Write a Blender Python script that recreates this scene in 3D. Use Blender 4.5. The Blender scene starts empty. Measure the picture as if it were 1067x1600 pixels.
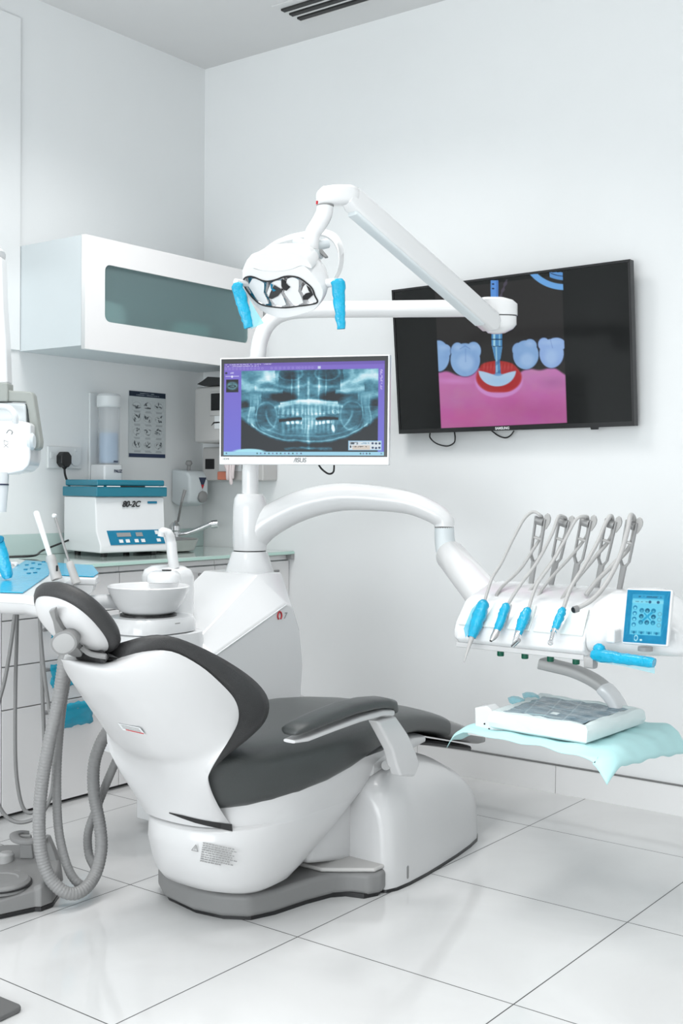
import bpy, bmesh, math, random
import numpy as np
from mathutils import Vector as V, Matrix, Euler
random.seed(4)
PI = math.pi
S = bpy.context.scene
COL = S.collection

# ------------------------------------------------------------------ camera
F = 1816.0567
MR = np.array([[0.79687312402911, 0.6040821967854001, 0.008827441702533122],
               [0.021044288708443822, -0.01315202629862379, -0.9996920336368577],
               [-0.6037800610427958, 0.796813481142962, -0.023192976436680286]])
CH = 1.12
def ray(x, y): return MR.T @ np.array([x-533.5, y-800, F])
def onx(x, y, X): d = ray(x, y); k = X/d[0]; return V((X, d[1]*k, d[2]*k+CH))
def ony(x, y, Y): d = ray(x, y); k = Y/d[1]; return V((d[0]*k, Y, d[2]*k+CH))
def onz(x, y, Z): d = ray(x, y); k = (Z-CH)/d[2]; return V((d[0]*k, d[1]*k, Z))
def ond(x, y, dep): d = ray(x, y)*dep/F; return V((d[0], d[1], d[2]+CH))
def onp(x, y, P, N):
    d = V(ray(x, y)); o = V((0, 0, CH)); return o + d*((V(P)-o).dot(N)/d.dot(N))

cam = bpy.data.cameras.new('camera'); co = bpy.data.objects.new('camera', cam); COL.objects.link(co)
cam.sensor_fit = 'VERTICAL'; cam.sensor_height = 24; cam.sensor_width = 24; cam.lens = 24*F/1600
cam.clip_start = .02
m = Matrix.Identity(4)
for i in range(3):
    m[i][0] = MR[0][i]; m[i][1] = -MR[1][i]; m[i][2] = -MR[2][i]
m[2][3] = CH
co.matrix_world = m
S.camera = co

# ------------------------------------------------------------------ materials
def mat(name, col, rough=.5, metal=0, spec=.5, coat=0, var=0, vscale=8, bump=0, bscale=60, trans=0, ior=1.45, emit=None, es=0, alpha=1, sss=0):
    m = bpy.data.materials.new(name); m.use_nodes = True
    nt = m.node_tree; b = nt.nodes['Principled BSDF']
    b.inputs['Base Color'].default_value = (*col, 1)
    b.inputs['Roughness'].default_value = rough; b.inputs['Metallic'].default_value = metal
    b.inputs['Specular IOR Level'].default_value = spec
    b.inputs['Coat Weight'].default_value = coat; b.inputs['Coat Roughness'].default_value = .08
    b.inputs['Transmission Weight'].default_value = trans; b.inputs['IOR'].default_value = ior
    b.inputs['Alpha'].default_value = alpha
    if emit: b.inputs['Emission Color'].default_value = (*emit, 1); b.inputs['Emission Strength'].default_value = es
    tc = nt.nodes.new('ShaderNodeTexCoord')
    n = nt.nodes.new('ShaderNodeTexNoise'); n.inputs['Scale'].default_value = vscale; n.inputs['Detail'].default_value = 4
    nt.links.new(tc.outputs['Object'], n.inputs['Vector'])
    v = var if var else .015
    mx = nt.nodes.new('ShaderNodeMix'); mx.data_type = 'RGBA'
    mx.inputs[6].default_value = (*[max(0, c*(1-v)) for c in col], 1); mx.inputs[7].default_value = (*[min(1, c*(1+v)) for c in col], 1)
    nt.links.new(n.outputs['Fac'], mx.inputs[0]); nt.links.new(mx.outputs[2], b.inputs['Base Color'])
    if bump:
        n2 = nt.nodes.new('ShaderNodeTexNoise'); n2.inputs['Scale'].default_value = bscale; n2.inputs['Detail'].default_value = 3
        nt.links.new(tc.outputs['Object'], n2.inputs['Vector'])
        bp = nt.nodes.new('ShaderNodeBump'); bp.inputs['Strength'].default_value = bump; bp.inputs['Distance'].default_value = .004
        nt.links.new(n2.outputs['Fac'], bp.inputs['Height']); nt.links.new(bp.outputs['Normal'], b.inputs['Normal'])
    return m
M = {}
M['wall'] = mat('painted_wall', (.83, .845, .85), .75, var=.01, bump=.02)
M['ceil'] = mat('ceiling_paint', (.72, .72, .72), .85)
M['skirt'] = mat('baseboard_tile', (.80, .80, .80), .3)
M['dark'] = mat('dark_gap', (.03, .03, .03), .6)
M['trim'] = mat('grey_trim', (.16, .16, .16), .4)
M['cab'] = mat('cabinet_white', (.84, .83, .83), .25, coat=.3)
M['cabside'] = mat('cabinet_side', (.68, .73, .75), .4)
M['unit'] = mat('white_plastic', (.76, .77, .78), .22, coat=.4)
M['shell'] = mat('chair_shell', (.60, .60, .605), .28, coat=.35)
M['arm'] = mat('white_enamel', (.77, .775, .78), .25, coat=.4)
M['vinyl'] = mat('grey_vinyl', (.036, .041, .041), .32, spec=.7, bump=.25, bscale=420, var=.08)
M['vinylside'] = mat('grey_vinyl_edge', (.035, .035, .036), .42, bump=.3, bscale=420)
M['foot'] = mat('foot_pad', (.22, .22, .22), .35)
M['base'] = mat('base_grey', (.22, .22, .22), .5)
M['grey'] = mat('mid_grey', (.36, .36, .36), .4)
M['hose'] = mat('hose_grey', (.25, .25, .25), .45)
M['tube'] = mat('tube_grey', (.45, .445, .44), .4)
M['thin'] = mat('thin_hose', (.20, .20, .20), .45)
M['black'] = mat('black_plastic', (.012, .012, .013), .3)
M['chrome'] = mat('chrome', (.75, .75, .76), .12, metal=1)
M['steel'] = mat('steel', (.6, .58, .57), .3, metal=1)
M['mirror'] = mat('reflector', (.36, .36, .37), .14, metal=1, bump=.5, bscale=38)
M['teal'] = mat('teal_lid', (.0, .165, .24), .3, coat=.3)
M['tealp'] = mat('teal_panel', (.0, .17, .30), .35)
M['cyan'] = mat('cyan_film', (.0, .36, .58), .25, coat=.2, bump=.8, bscale=90, var=.25, vscale=30)
M['cyanp'] = mat('cyan_film_pale', (.30, .72, .82), .3, alpha=.55, bump=.5, bscale=60)
M['cyant'] = mat('cyan_film_thin', (.0, .42, .62), .2, alpha=.72, bump=.4, bscale=60)
M['drape'] = mat('drape_sheet', (.50, .79, .80), .6, bump=.2, bscale=30)
M['pack'] = mat('pack_paper', (.76, .86, .86), .5, bump=.6, bscale=35)
M['greenglass'] = mat('worktop_glass', (.50, .60, .57), .08, coat=.6)
M['glassedge'] = mat('worktop_glass_edge', (.55, .78, .70), .2)
M['splash'] = mat('backsplash_glass', (.50, .62, .60), .12)
M['knob'] = mat('green_knob', (.0, .10, .055), .3)
M['steelm'] = mat('head_joint', (.28, .28, .28), .35, metal=.3)
M['xgrey'] = mat('xray_grey', (.33, .35, .33), .45)
M['orange'] = mat('orange_pack', (.60, .20, .13), .5)
M['glove'] = mat('glove_pink', (.80, .70, .70), .6)
M['red'] = mat('red_mark', (.5, .02, .03), .4)
M['navy'] = mat('navy_mark', (.03, .04, .08), .4)
M['greymark'] = mat('grey_mark', (.28, .28, .28), .5)
M['dispgrey'] = mat('dispenser_grey', (.52, .51, .50), .4)
M['cup'] = mat('blue_cups', (.42, .58, .78), .5)
M['tubeclear'] = mat('clear_tube', (.72, .74, .76), .1, alpha=.35)
M['socket'] = mat('socket_white', (.74, .76, .77), .35)
M['mat'] = mat('dark_mat', (.12, .12, .12), .5)
M['glow'] = mat('green_white_plastic', (.80, .86, .84), .25, coat=.4)
M['box1'] = mat('box_white', (.8, .85, .84), .6)
M['box2'] = mat('box_brown', (.35, .25, .2), .6)
M['box3'] = mat('box_teal', (.3, .5, .48), .6)

# frosted pane
m = bpy.data.materials.new('frosted_glass'); m.use_nodes = True
b = m.node_tree.nodes['Principled BSDF']; b.inputs['Base Color'].default_value = (.36, .47, .48, 1); b.inputs['Roughness'].default_value = .3
nt = m.node_tree
tr = nt.nodes.new('ShaderNodeBsdfRefraction'); tr.inputs['Color'].default_value = (.78, .9, .9, 1); tr.inputs['Roughness'].default_value = .28; tr.inputs['IOR'].default_value = 1.12
tp_ = nt.nodes.new('ShaderNodeBsdfTransparent'); tp_.inputs['Color'].default_value = (.80, .90, .90, 1)
mx = nt.nodes.new('ShaderNodeMixShader'); mx.inputs[0].default_value = .45
nt.links.new(tp_.outputs[0], mx.inputs[1]); nt.links.new(tr.outputs[0], mx.inputs[2])
mx2 = nt.nodes.new('ShaderNodeMixShader'); mx2.inputs[0].default_value = .76
nt.links.new(b.outputs[0], mx2.inputs[1]); nt.links.new(mx.outputs[0], mx2.inputs[2]); nt.links.new(mx2.outputs[0], nt.nodes['Material Output'].inputs[0])
M['frost'] = m

# floor: 0.6 m polished tiles, dark joints
m = bpy.data.materials.new('floor_tiles'); m.use_nodes = True; nt = m.node_tree; b = nt.nodes['Principled BSDF']
tc = nt.nodes.new('ShaderNodeTexCoord'); sp = nt.nodes.new('ShaderNodeSeparateXYZ'); nt.links.new(tc.outputs['Object'], sp.inputs[0])
def mnode(op, a, bb=None, c=None):
    n = nt.nodes.new('ShaderNodeMath'); n.operation = op
    for i, q in enumerate((a, bb, c)):
        if q is None: continue
        if isinstance(q, (int, float)): n.inputs[i].default_value = q
        else: nt.links.new(q, n.inputs[i])
    return n.outputs[0]
def joint(src, off):
    t = mnode('FRACT', mnode('DIVIDE', mnode('SUBTRACT', src, off), .6035))
    d = mnode('ABSOLUTE', mnode('SUBTRACT', t, .5))
    return mnode('GREATER_THAN', d, .5-.0026)
j = mnode('MAXIMUM', joint(sp.outputs['X'], -1.803-.6035*20), joint(sp.outputs['Y'], 2.818-.6035*20))
nz = nt.nodes.new('ShaderNodeTexNoise'); nz.inputs['Scale'].default_value = 1.6; nz.inputs['Detail'].default_value = 6; nz.inputs['Distortion'].default_value = 1.2
nt.links.new(tc.outputs['Object'], nz.inputs['Vector'])
r = nt.nodes.new('ShaderNodeValToRGB'); r.color_ramp.elements[0].position = .3; r.color_ramp.elements[0].color = (.61, .61, .61, 1)
r.color_ramp.elements[1].position = .7; r.color_ramp.elements[1].color = (.70, .705, .705, 1)
nt.links.new(nz.outputs['Fac'], r.inputs[0])
mx = nt.nodes.new('ShaderNodeMix'); mx.data_type = 'RGBA'; mx.inputs[7].default_value = (.06, .06, .06, 1)
nt.links.new(j, mx.inputs[0]); nt.links.new(r.outputs[0], mx.inputs[6]); nt.links.new(mx.outputs[2], b.inputs['Base Color'])
b.inputs['Roughness'].default_value = .09; b.inputs['Specular IOR Level'].default_value = .6
nt.links.new(mnode('ADD', mnode('MULTIPLY', j, .5), .09), b.inputs['Roughness'])
M['floor'] = m

def attr_mat(name, strength=1.0, emis=True, rough=.2):
    m = bpy.data.materials.new(name); m.use_nodes = True; nt = m.node_tree; b = nt.nodes['Principled BSDF']
    a = nt.nodes.new('ShaderNodeAttribute'); a.attribute_name = 'Col'
    b.inputs['Roughness'].default_value = rough; b.inputs['Specular IOR Level'].default_value = .18
    if emis:
        b.inputs['Base Color'].default_value = (.01, .01, .01, 1)
        nt.links.new(a.outputs['Color'], b.inputs['Emission Color']); b.inputs['Emission Strength'].default_value = strength
    else: nt.links.new(a.outputs['Color'], b.inputs['Base Color'])
    return m
M['tvscreen'] = attr_mat('tv_picture', .80, rough=.12)
M['pcscreen'] = attr_mat('monitor_picture', .92, rough=.3)
M['print'] = attr_mat('printed_paper', emis=False, rough=.6)
M['tabscreen'] = attr_mat('touch_screen', 1.05, rough=.2)

# ------------------------------------------------------------------ object helpers
WL = {}          # world location of each object
def tag(o, label=None, cat=None, group=None, kind=None):
    if label: o['label'] = label
    if cat: o['category'] = cat
    if group: o['group'] = group
    if kind: o['kind'] = kind
    return o
def thing(name, loc, label, cat, group=None):
    o = bpy.data.objects.new(name, None); COL.objects.link(o); o.location = loc; o.empty_display_size = .05
    WL[o] = V(loc); return tag(o, label, cat, group)

class G:
    def __init__(s): s.v = []; s.f = []
    def add(s, vs, fs):
        n = len(s.v); s.v += [tuple(p) for p in vs]; s.f += [tuple(i+n for i in f) for f in fs]; return s
    def box(s, c, size, rot=None):
        c = V(c); h = V(size)/2; R = rot if rot is not None else Matrix.Identity(3)
        vs = [c + R @ V((x*h.x, y*h.y, z*h.z)) for x in (-1, 1) for y in (-1, 1) for z in (-1, 1)]
        return s.add(vs, [(0,1,3,2),(4,6,7,5),(0,4,5,1),(2,3,7,6),(0,2,6,4),(1,5,7,3)])
    def bx(s, x0, x1, y0, y1, z0, z1): return s.box(((x0+x1)/2,(y0+y1)/2,(z0+z1)/2), (abs(x1-x0),abs(y1-y0),abs(z1-z0)))
    def loft(s, rings, cap=True, closed=True):
        n = len(rings[0]); vs = [p for r in rings for p in r]; fs = []
        for i in range(len(rings)-1):
            for k in range(n if closed else n-1):
                a = i*n+k; b2 = i*n+(k+1) % n
                fs.append((a, b2, b2+n, a+n))
        if cap: fs.append(tuple(range(n-1, -1, -1))); fs.append(tuple((len(rings)-1)*n+k for k in range(n)))
        return s.add(vs, fs)
    def prism(s, pts, off):
        off = V(off); return s.loft([[V(p) for p in pts], [V(p)+off for p in pts]])
    def tube(s, path, r, seg=14, cap=True, sy=1.0):
        path = [V(p) for p in path]; n = len(path)
        rs = r if isinstance(r, (list, tuple)) else [r]*n
        T = []
        for i in range(n):
            a = path[max(0, i-1)]; b2 = path[min(n-1, i+1)]; t = (b2-a); T.append(t.normalized() if t.length > 1e-9 else V((0,0,1)))
        up = V((0, 0, 1)) if abs(T[0].z) < .9 else V((1, 0, 0))
        nrm = (up - T[0]*up.dot(T[0])).normalized(); rings = []
        for i in range(n):
            nrm = (nrm - T[i]*nrm.dot(T[i])).normalized(); bn = T[i].cross(nrm)
            rings.append([path[i] + (nrm*math.cos(a)*sy + bn*math.sin(a))*rs[i] for a in [2*PI*k/seg for k in range(seg)]])
        return s.loft(rings, cap)
    def lathe(s, prof, o, ax=(0,0,1), seg=32, ux=None):
        o = V(o); ax = V(ax).normalized(); u = V(ux) if ux is not None else (V((1,0,0)) if abs(ax.x) < .9 else V((0,1,0)))
        u = (u - ax*u.dot(ax)).normalized(); w = ax.cross(u)
        rings = [[o + ax*z + (u*math.cos(a)+w*math.sin(a))*max(rr, 1e-4) for a in [2*PI*k/seg for k in range(seg)]] for rr, z in prof]
        return s.loft(rings, True)

def obj(name, g, material, parent=None, bevel=0, bseg=3, sub=0, ang=35, label=None, flat=False):
    me = bpy.data.meshes.new(name)
    vs = np.array([tuple(p) for p in g.v]); lo = vs.min(0); hi = vs.max(0)
    c = V(((lo[0]+hi[0])/2, (lo[1]+hi[1])/2, (lo[2]+hi[2])/2 if parent else lo[2]))
    me.from_pydata([tuple(V(p)-c) for p in g.v], [], g.f); me.update()
    bm = bmesh.new(); bm.from_mesh(me); bmesh.ops.recalc_face_normals(bm, faces=bm.faces)
    bm.to_mesh(me); bm.free()
    me.materials.append(M[material] if isinstance(material, str) else material)
    o = bpy.data.objects.new(name, me); COL.objects.link(o)
    if not flat:
        me.shade_smooth()
        if not sub and not bevel: me.set_sharp_from_angle(angle=math.radians(ang))
    if bevel:
        b = o.modifiers.new('b', 'BEVEL'); b.width = bevel; b.segments = bseg; b.limit_method = 'ANGLE'; b.angle_limit = math.radians(30)
        w = o.modifiers.new('w', 'WEIGHTED_NORMAL'); w.keep_sharp = True
    if sub: s = o.modifiers.new('s', 'SUBSURF'); s.levels = sub; s.render_levels = sub
    WL[o] = c
    if parent is not None: o.parent = parent; o.location = c - WL[parent]
    else: o.location = c
    if label: o['label'] = label
    return o
def struct(name, g, material, parent=None, **k):
    o = obj(name, g, material, parent, **k)
    if parent is None: o['kind'] = 'structure'
    return o
def text(name, body, origin, xdir, ydir, size, material, parent, shear=0, align='LEFT', bold=0):
    c = bpy.data.curves.new(name, 'FONT'); c.body = body; c.size = size; c.shear = shear; c.align_x = align; c.extrude = .0004; c.offset = bold
    t = bpy.data.objects.new(name, c); COL.objects.link(t)
    dg = bpy.context.evaluated_depsgraph_get(); me = bpy.data.meshes.new_from_object(t.evaluated_get(dg))
    COL.objects.unlink(t); bpy.data.objects.remove(t)
    x = V(xdir).normalized(); y = V(ydir); y = (y - x*y.dot(x)).normalized(); z = x.cross(y)
    g = G(); g.add([V(origin) + x*v.co.x + y*v.co.y + z*v.co.z for v in me.vertices], [tuple(p.vertices) for p in me.polygons])
    return obj(name, g, material, parent, flat=True)
def spline(pts, n=10):
    P = [V(p) for p in pts]; out = []
    for i in range(len(P)-1):
        p0 = P[max(0, i-1)]; p1 = P[i]; p2 = P[i+1]; p3 = P[min(len(P)-1, i+2)]
        for k in range(n):
            t = k/n
            out.append(.5*((2*p1)+(p2-p0)*t+(2*p0-5*p1+4*p2-p3)*t*t+(3*p1-p0-3*p2+p3)*t**3))
    out.append(P[-1]); return out
def lerpl(a, n):  # resample radii
    a = list(a); return [a[min(len(a)-2, int(i/(n-1)*(len(a)-1)))]*(1-((i/(n-1)*(len(a)-1))-min(len(a)-2, int(i/(n-1)*(len(a)-1))))) + a[min(len(a)-1, min(len(a)-2, int(i/(n-1)*(len(a)-1)))+1)]*((i/(n-1)*(len(a)-1))-min(len(a)-2, int(i/(n-1)*(len(a)-1)))) for i in range(n)]
def se(c, u, v, w, h, e=2.5, n=32, a0=0):  # superellipse ring
    out = []
    for k in range(n):
        a = a0+2*PI*k/n; ca, sa = math.cos(a), math.sin(a)
        out.append(V(c) + V(u)*(w*math.copysign(abs(ca)**(2/e), ca)) + V(v)*(h*math.copysign(abs(sa)**(2/e), sa)))
    return out
def picture(name, TL, TR, BR, BL, nx, ny, fn, material, parent, x0, x1, y0, y1, thick=None, P2=None):
    """flat screen / print: grid mesh with a colour attribute; fn(X, Y) -> rgb arrays (sRGB 0..1)"""
    U, W = np.meshgrid(np.linspace(0, 1, nx), np.linspace(0, 1, ny))
    TL, TR, BR, BL = [np.array(p) for p in (TL, TR, BR, BL)]
    P = (TL[None, None]*(1-U)[..., None]*(1-W)[..., None] + TR*(U*(1-W))[..., None] + BR*(U*W)[..., None] + BL*((1-U)*W)[..., None]).reshape(-1, 3)
    rgb = fn(x0+(x1-x0)*U, y0+(y1-y0)*W).reshape(-1, 3).clip(0, 1)
    lin = np.where(rgb <= .04045, rgb/12.92, ((rgb+.055)/1.055)**2.4)
    g = G(); g.v = [tuple(p) for p in P]
    g.f = [(j*nx+i, (j+1)*nx+i, (j+1)*nx+i+1, j*nx+i+1) for j in range(ny-1) for i in range(nx-1)]
    o = obj(name, g, material, parent, flat=True)
    at = o.data.color_attributes.new('Col', 'FLOAT_COLOR', 'POINT')
    at.data.foreach_set('color', np.concatenate([lin, np.ones((len(lin), 1))], 1).astype(np.float32).ravel())
    return o
# painting helpers for screens and prints
def sm(d, w): return np.clip(.5 - d/(2*w), 0, 1)
def ell(X, Y, cx, cy, rx, ry, rot=0):
    c, s = math.cos(rot), math.sin(rot); x = (X-cx)*c+(Y-cy)*s; y = -(X-cx)*s+(Y-cy)*c
    return (np.sqrt((x/rx)**2+(y/ry)**2)-1)*min(rx, ry)
def boxd(X, Y, a, b, c, d): return np.maximum(np.maximum(a-X, X-c), np.maximum(b-Y, Y-d))
def put(C, mask, col): mask = mask[..., None]; C[:] = C*(1-mask)+np.array(col)*mask
def vnoise(X, Y, s, seed=0):
    rs = np.random.RandomState(seed); T = rs.rand(64, 64); x = X/s; y = Y/s
    xi = np.floor(x).astype(int); yi = np.floor(y).astype(int); fx = x-xi; fy = y-yi; fx = fx*fx*(3-2*fx); fy = fy*fy*(3-2*fy)
    t = lambda a, b: T[a % 64, b % 64]
    return t(xi, yi)*(1-fx)*(1-fy)+t(xi+1, yi)*fx*(1-fy)+t(xi, yi+1)*(1-fx)*fy+t(xi+1, yi+1)*fx*fy
def fbm(X, Y, s, seed=0): return sum(vnoise(X, Y, s/2**k, seed+k)/2**(k+1) for k in range(4))

# ------------------------------------------------------------------ the room
XA, YB, ZC = -3.72, 3.855, 3.0
XR, YF = 1.3, -2.0
struct('floor', G().bx(XA-.1, XR+.1, YF-.1, YB+.1, -.1, 0), 'floor').location
struct('ceiling', G().bx(XA-.1, XR+.1, YF-.1, YB+.1, ZC, ZC+.1), 'ceil')
struct('wall_left', G().bx(XA-.1, XA, YF-.1, YB+.1, 0, ZC), 'wall')
struct('wall_back', G().bx(XA, XR+.1, YB, YB+.1, 0, ZC), 'wall')
struct('wall_right', G().bx(XR, XR+.1, YF-.1, YB, 0, ZC), 'wall')
struct('wall_front', G().bx(XA, XR, YF-.1, YF, 0, ZC), 'wall')
g = G()
for i in range(8):
    a = -2.525+.6035*(i-1); g.bx(a+.001, min(a+.6025, XR), YB-.010, YB, 0, .102)
struct('baseboard_back', g, 'skirt')
struct('trim_1', G().bx(-3.18, XR, YB-.012, YB, .102, .1065), 'trim')
# ceiling floor object origin must stay world aligned for the tile pattern
fo = bpy.data.objects['floor']
dx = WL[fo]
for nd in fo.data.materials[0].node_tree.nodes:
    if nd.bl_idname == 'ShaderNodeTexCoord':
        nt = fo.data.materials[0].node_tree
        geo = nt.nodes.new('ShaderNodeNewGeometry')
        for l in list(nt.links):
            if l.from_node == nd: ts = l.to_socket; nt.links.remove(l); nt.links.new(geo.outputs['Position'], ts)

# unseen ceiling area lights: key placed from the shadows, others added as fill
def key_fill_lamp(x, y, p, sx=.6, sy=.6, label='unseen ceiling area light'):
    a = bpy.data.lights.new('ceiling_key_fill_light', 'AREA'); a.shape = 'RECTANGLE'; a.size = sx; a.size_y = sy; a.energy = p*.93; a.color = (1, .99, .975); a.spread = math.radians(130)
    o = bpy.data.objects.new('ceiling_key_fill_light', a); COL.objects.link(o); o.location = (x, y, ZC-.02)
for lx, ly, p in ((-2.55, 2.62, 17), (-1.2, 1.9, 9), (-2.2, .7, 9), (-.9, .5, 9), (.3, 1.2, 8), (.3, -.9, 8), (-2.0, -.9, 8)):
    key_fill_lamp(lx, ly, p)
# added bluish fill light, unseen, at the windowless front wall behind the camera
wl = bpy.data.lights.new('front_fill_light', 'AREA'); wl.shape = 'RECTANGLE'; wl.size = 3.6; wl.size_y = 1.6; wl.energy = 108; wl.color = (.93, .98, 1)
wo_ = bpy.data.objects.new('front_fill_light', wl); COL.objects.link(wo_); wo_.location = (-1.2, YF+.02, 1.1); wo_.rotation_euler = (PI/2, 0, 0)

# ceiling air vent
v = thing('ceiling_vent', (-2.72, 3.63, ZC), 'slotted black and white air vent set in the white ceiling', 'air vent')
vx0, vx1 = -3.0, -2.45
obj('frame', G().bx(vx0-.02, vx1, 3.50, 3.70, ZC-.004, ZC+.0), 'ceil', v, bevel=.001)
for k in range(3):
    y = 3.535+.05*k
    obj('slot', G().bx(vx0, vx1-.03, y, y+.022, ZC-.012, ZC-.0045), 'dark', v)
    obj('slat', G().bx(vx0, vx1-.03, y+.024, y+.030, ZC-.014, ZC-.0045), 'ceil', v)

# ---------------- wall cabinet
FX = -3.335
w = thing('wall_cabinet', (-3.52, 3.33, 1.61), 'white wall cupboard with frosted glass strip hung above the worktop', 'cabinet')
y0, y1, z0, z1 = 2.835, 3.825, 1.625, 2.03
g = G(); t = .018
g.bx(XA+.001, FX-.022, y0, y0+t, z0, z1).bx(XA+.001, FX-.022, y1-t, y1, z0, z1).bx(XA+.001, FX-.022, y0+t, y1-t, z0, z0+t).bx(XA+.001, FX-.022, y0+t, y1-t, z1-t, z1).bx(XA+.001, XA+.01, y0+t, y1-t, z0+t, z1-t)
obj('carcass', g, 'cabside', w, bevel=.001, bseg=1)
def rrect(y0, y1, z0, z1, r, n=6):
    P = []
    for cy, cz, a0 in ((y1-r, z1-r, 0), (y0+r, z1-r, 90), (y0+r, z0+r, 180), (y1-r, z0+r, 270)):
        for k in range(n+1): a = math.radians(a0+90*k/n); P.append((cy+r*math.cos(a), cz+r*math.sin(a)))
    return P
py0, py1, pz0, pz1 = 2.93, 3.735, 1.722, 1.935
inner = rrect(py0, py1, pz0, pz1, .025); n = len(inner)
# door panel with a rounded opening: ring of quads between outer rectangle and inner rounded outline
def frame_with_hole(X0, X1, oy0, oy1, oz0, oz1, inner):
    outer = []
    for (y, z) in inner:
        cy, cz = (oy0+oy1)/2, (oz0+oz1)/2; dy, dz = y-(py0+py1)/2, z-(pz0+pz1)/2
        outer.append((y, z, dy, dz))
    pts = []
    q = len(inner)//4
    corners = [(oy1, oz1), (oy0, oz1), (oy0, oz0), (oy1, oz0)]
    for i, (y, z, _, _) in enumerate(outer): pts.append(corners[i//q])
    g = G(); N = len(inner)
    for X in (X0, X1):
        g.v += [(X, y, z) for y, z in inner] + [(X, y, z) for y, z in pts]
    for i in range(N):
        j = (i+1) % N
        for b in (0, 2*N): g.f.append((b+i, b+j, b+N+j, b+N+i))
        g.f.append((i, j, 2*N+j, 2*N+i)); g.f.append((N+i, N+j, 3*N+j, 3*N+i))
    return g
d = obj('door', frame_with_hole(FX-.02, FX, y0, y1, z0-.012, z1, inner), 'cab', w, ang=40)
me = d.data; bm = bmesh.new(); bm.from_mesh(me); bmesh.ops.remove_doubles(bm, verts=bm.verts, dist=1e-5); bm.to_mesh(me); bm.free()
obj('glass_pane', G().prism([(FX-.012, a, b) for a, b in rrect(py0-.01, py1+.01, pz0-.01, pz1+.01, .03)], (.004, 0, 0)), 'frost', d, ang=30)
# things dimly seen through the frosted glass
zb = z0+t
tag(obj('storage_box', G().box((-3.52, 3.03, zb+.09), (.2, .2, .18), Euler((0, 0, .25)).to_matrix()), 'box1', bevel=.03, bseg=5), 'white box behind the frosted glass, at its left end', 'box')
tag(obj('storage_box', G().bx(-3.58, -3.42, 3.19, 3.32, zb, zb+.10), 'box2', bevel=.03, bseg=5), 'low brown box behind the frosted glass, beside the white box', 'box')
tag(obj('storage_box', G().bx(-3.6, -3.42, 3.40, 3.60, zb, zb+.15), 'box3', bevel=.03, bseg=5), 'pale green box behind the frosted glass, at its right end', 'box')
# wall strip left of the cupboard
tag(obj('wall_panel', G().bx(XA, XA+.012, 2.2, 2.833, 1.628, 2.9), 'wall', bevel=.002), 'white panel on the wall left of the wall cupboard', 'panel')

# ---------------- base cabinets
BX = -3.2
def base_unit(y0, y1, fronts, label, kind):
    u = thing('base_cabinet', (-3.45, (y0+y1)/2, 0), label, 'cabinet', 'white base cabinets under the worktop')
    obj('carcass', G().bx(XA+.001, BX-.02, y0+.001, y1-.001, .012, .80), 'cabside', u)
    obj('fascia', G().bx(BX-.02, BX-.004, y0+.001, y1-.001, .798, .817), 'cab', u, bevel=.001, bseg=1)
    obj('toe_kick', G().bx(BX-.03, BX-.022, y0, y1, 0, .02), 'dark', u)
    for (a, b, h) in fronts:
        f = obj('drawer' if kind == 'drawer' else 'door', G().bx(BX-.019, BX, y0+.0018, y1-.0018, a+.0018, b-.0018), 'cab', u, bevel=.0012, bseg=2)
        if h:
            hy0, hy1, hz = h
            hg = G().tube([(BX+.028, hy0, hz), (BX+.028, hy1, hz)], .0055, 10)
            for yy in (hy0+.03, hy1-.03): hg.tube([(BX-.001, yy, hz), (BX+.028, yy, hz)], .004, 8)
            obj('handle', hg, 'steelm', f)
    return u
base_unit(1.2, 1.786, [(.012, .795, None)], 'white base cabinet farthest left under the worktop', 'door')
base_unit(1.786, 2.374, [(.012, .795, None)], 'plain white base cabinet at the left edge, behind the hanging hoses', 'door')
ub = base_unit(2.374, 2.887, [(.66, .795, None), (.507, .66, (2.52, 2.74, .62)), (.363, .507, (2.52, 2.72, .482)), (.012, .363, (2.52, 2.77, .335))],
          'white drawer cabinet behind the hoses, blue film on its handles', 'drawer')
base_unit(2.887, 3.39, [(.722, .795, (3.27, 3.33, .765)), (.652, .722, (3.27, 3.33, .70)), (.50, .652, None), (.012, .50, None)],
          'white drawer cabinet behind the rinsing bowl, under the sink', 'drawer')
ue = base_unit(3.39, 3.853, [(.012, .795, (3.62, 3.75, .755))], 'white door cabinet at the back wall end of the worktop', 'door')
# blue film strips on the handles
def film(yc, zc, wy, h, k, label):
    g = G(); nx, nz = 9, 7; rs = random.Random(k)
    vs = []
    for j in range(nz+1):
        for i in range(nx+1):
            y = yc-wy/2+wy*i/nx+rs.uniform(-.003, .003)+.012*j/nz; z = zc+.012-h*j/nz+rs.uniform(-.004, .004)
            x = BX+.037+rs.uniform(-.003, .004) - .012*(j/nz)
            vs.append((x, y, z))
    g.add(vs, [(j*(nx+1)+i, j*(nx+1)+i+1, (j+1)*(nx+1)+i+1, (j+1)*(nx+1)+i) for j in range(nz) for i in range(nx)])
    o = obj('film_strip', g, 'cyant', sub=0)
    s = o.modifiers.new('s', 'SOLIDIFY'); s.thickness = .001
    return tag(o, label, 'plastic film', 'blue film on drawer handles')
film(2.625, .487, .16, .085, 1, 'blue film over the middle drawer handle behind the hoses')
film(2.655, .345, .15, .085, 2, 'blue film over the lowest drawer handle behind the hoses')
film(2.60, .625, .11, .05, 3, 'small blue film piece on the highest of the handles behind the hoses')
film(3.62, .767, .07, .06, 4, 'blue film on the door handle beside the white column')

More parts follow.
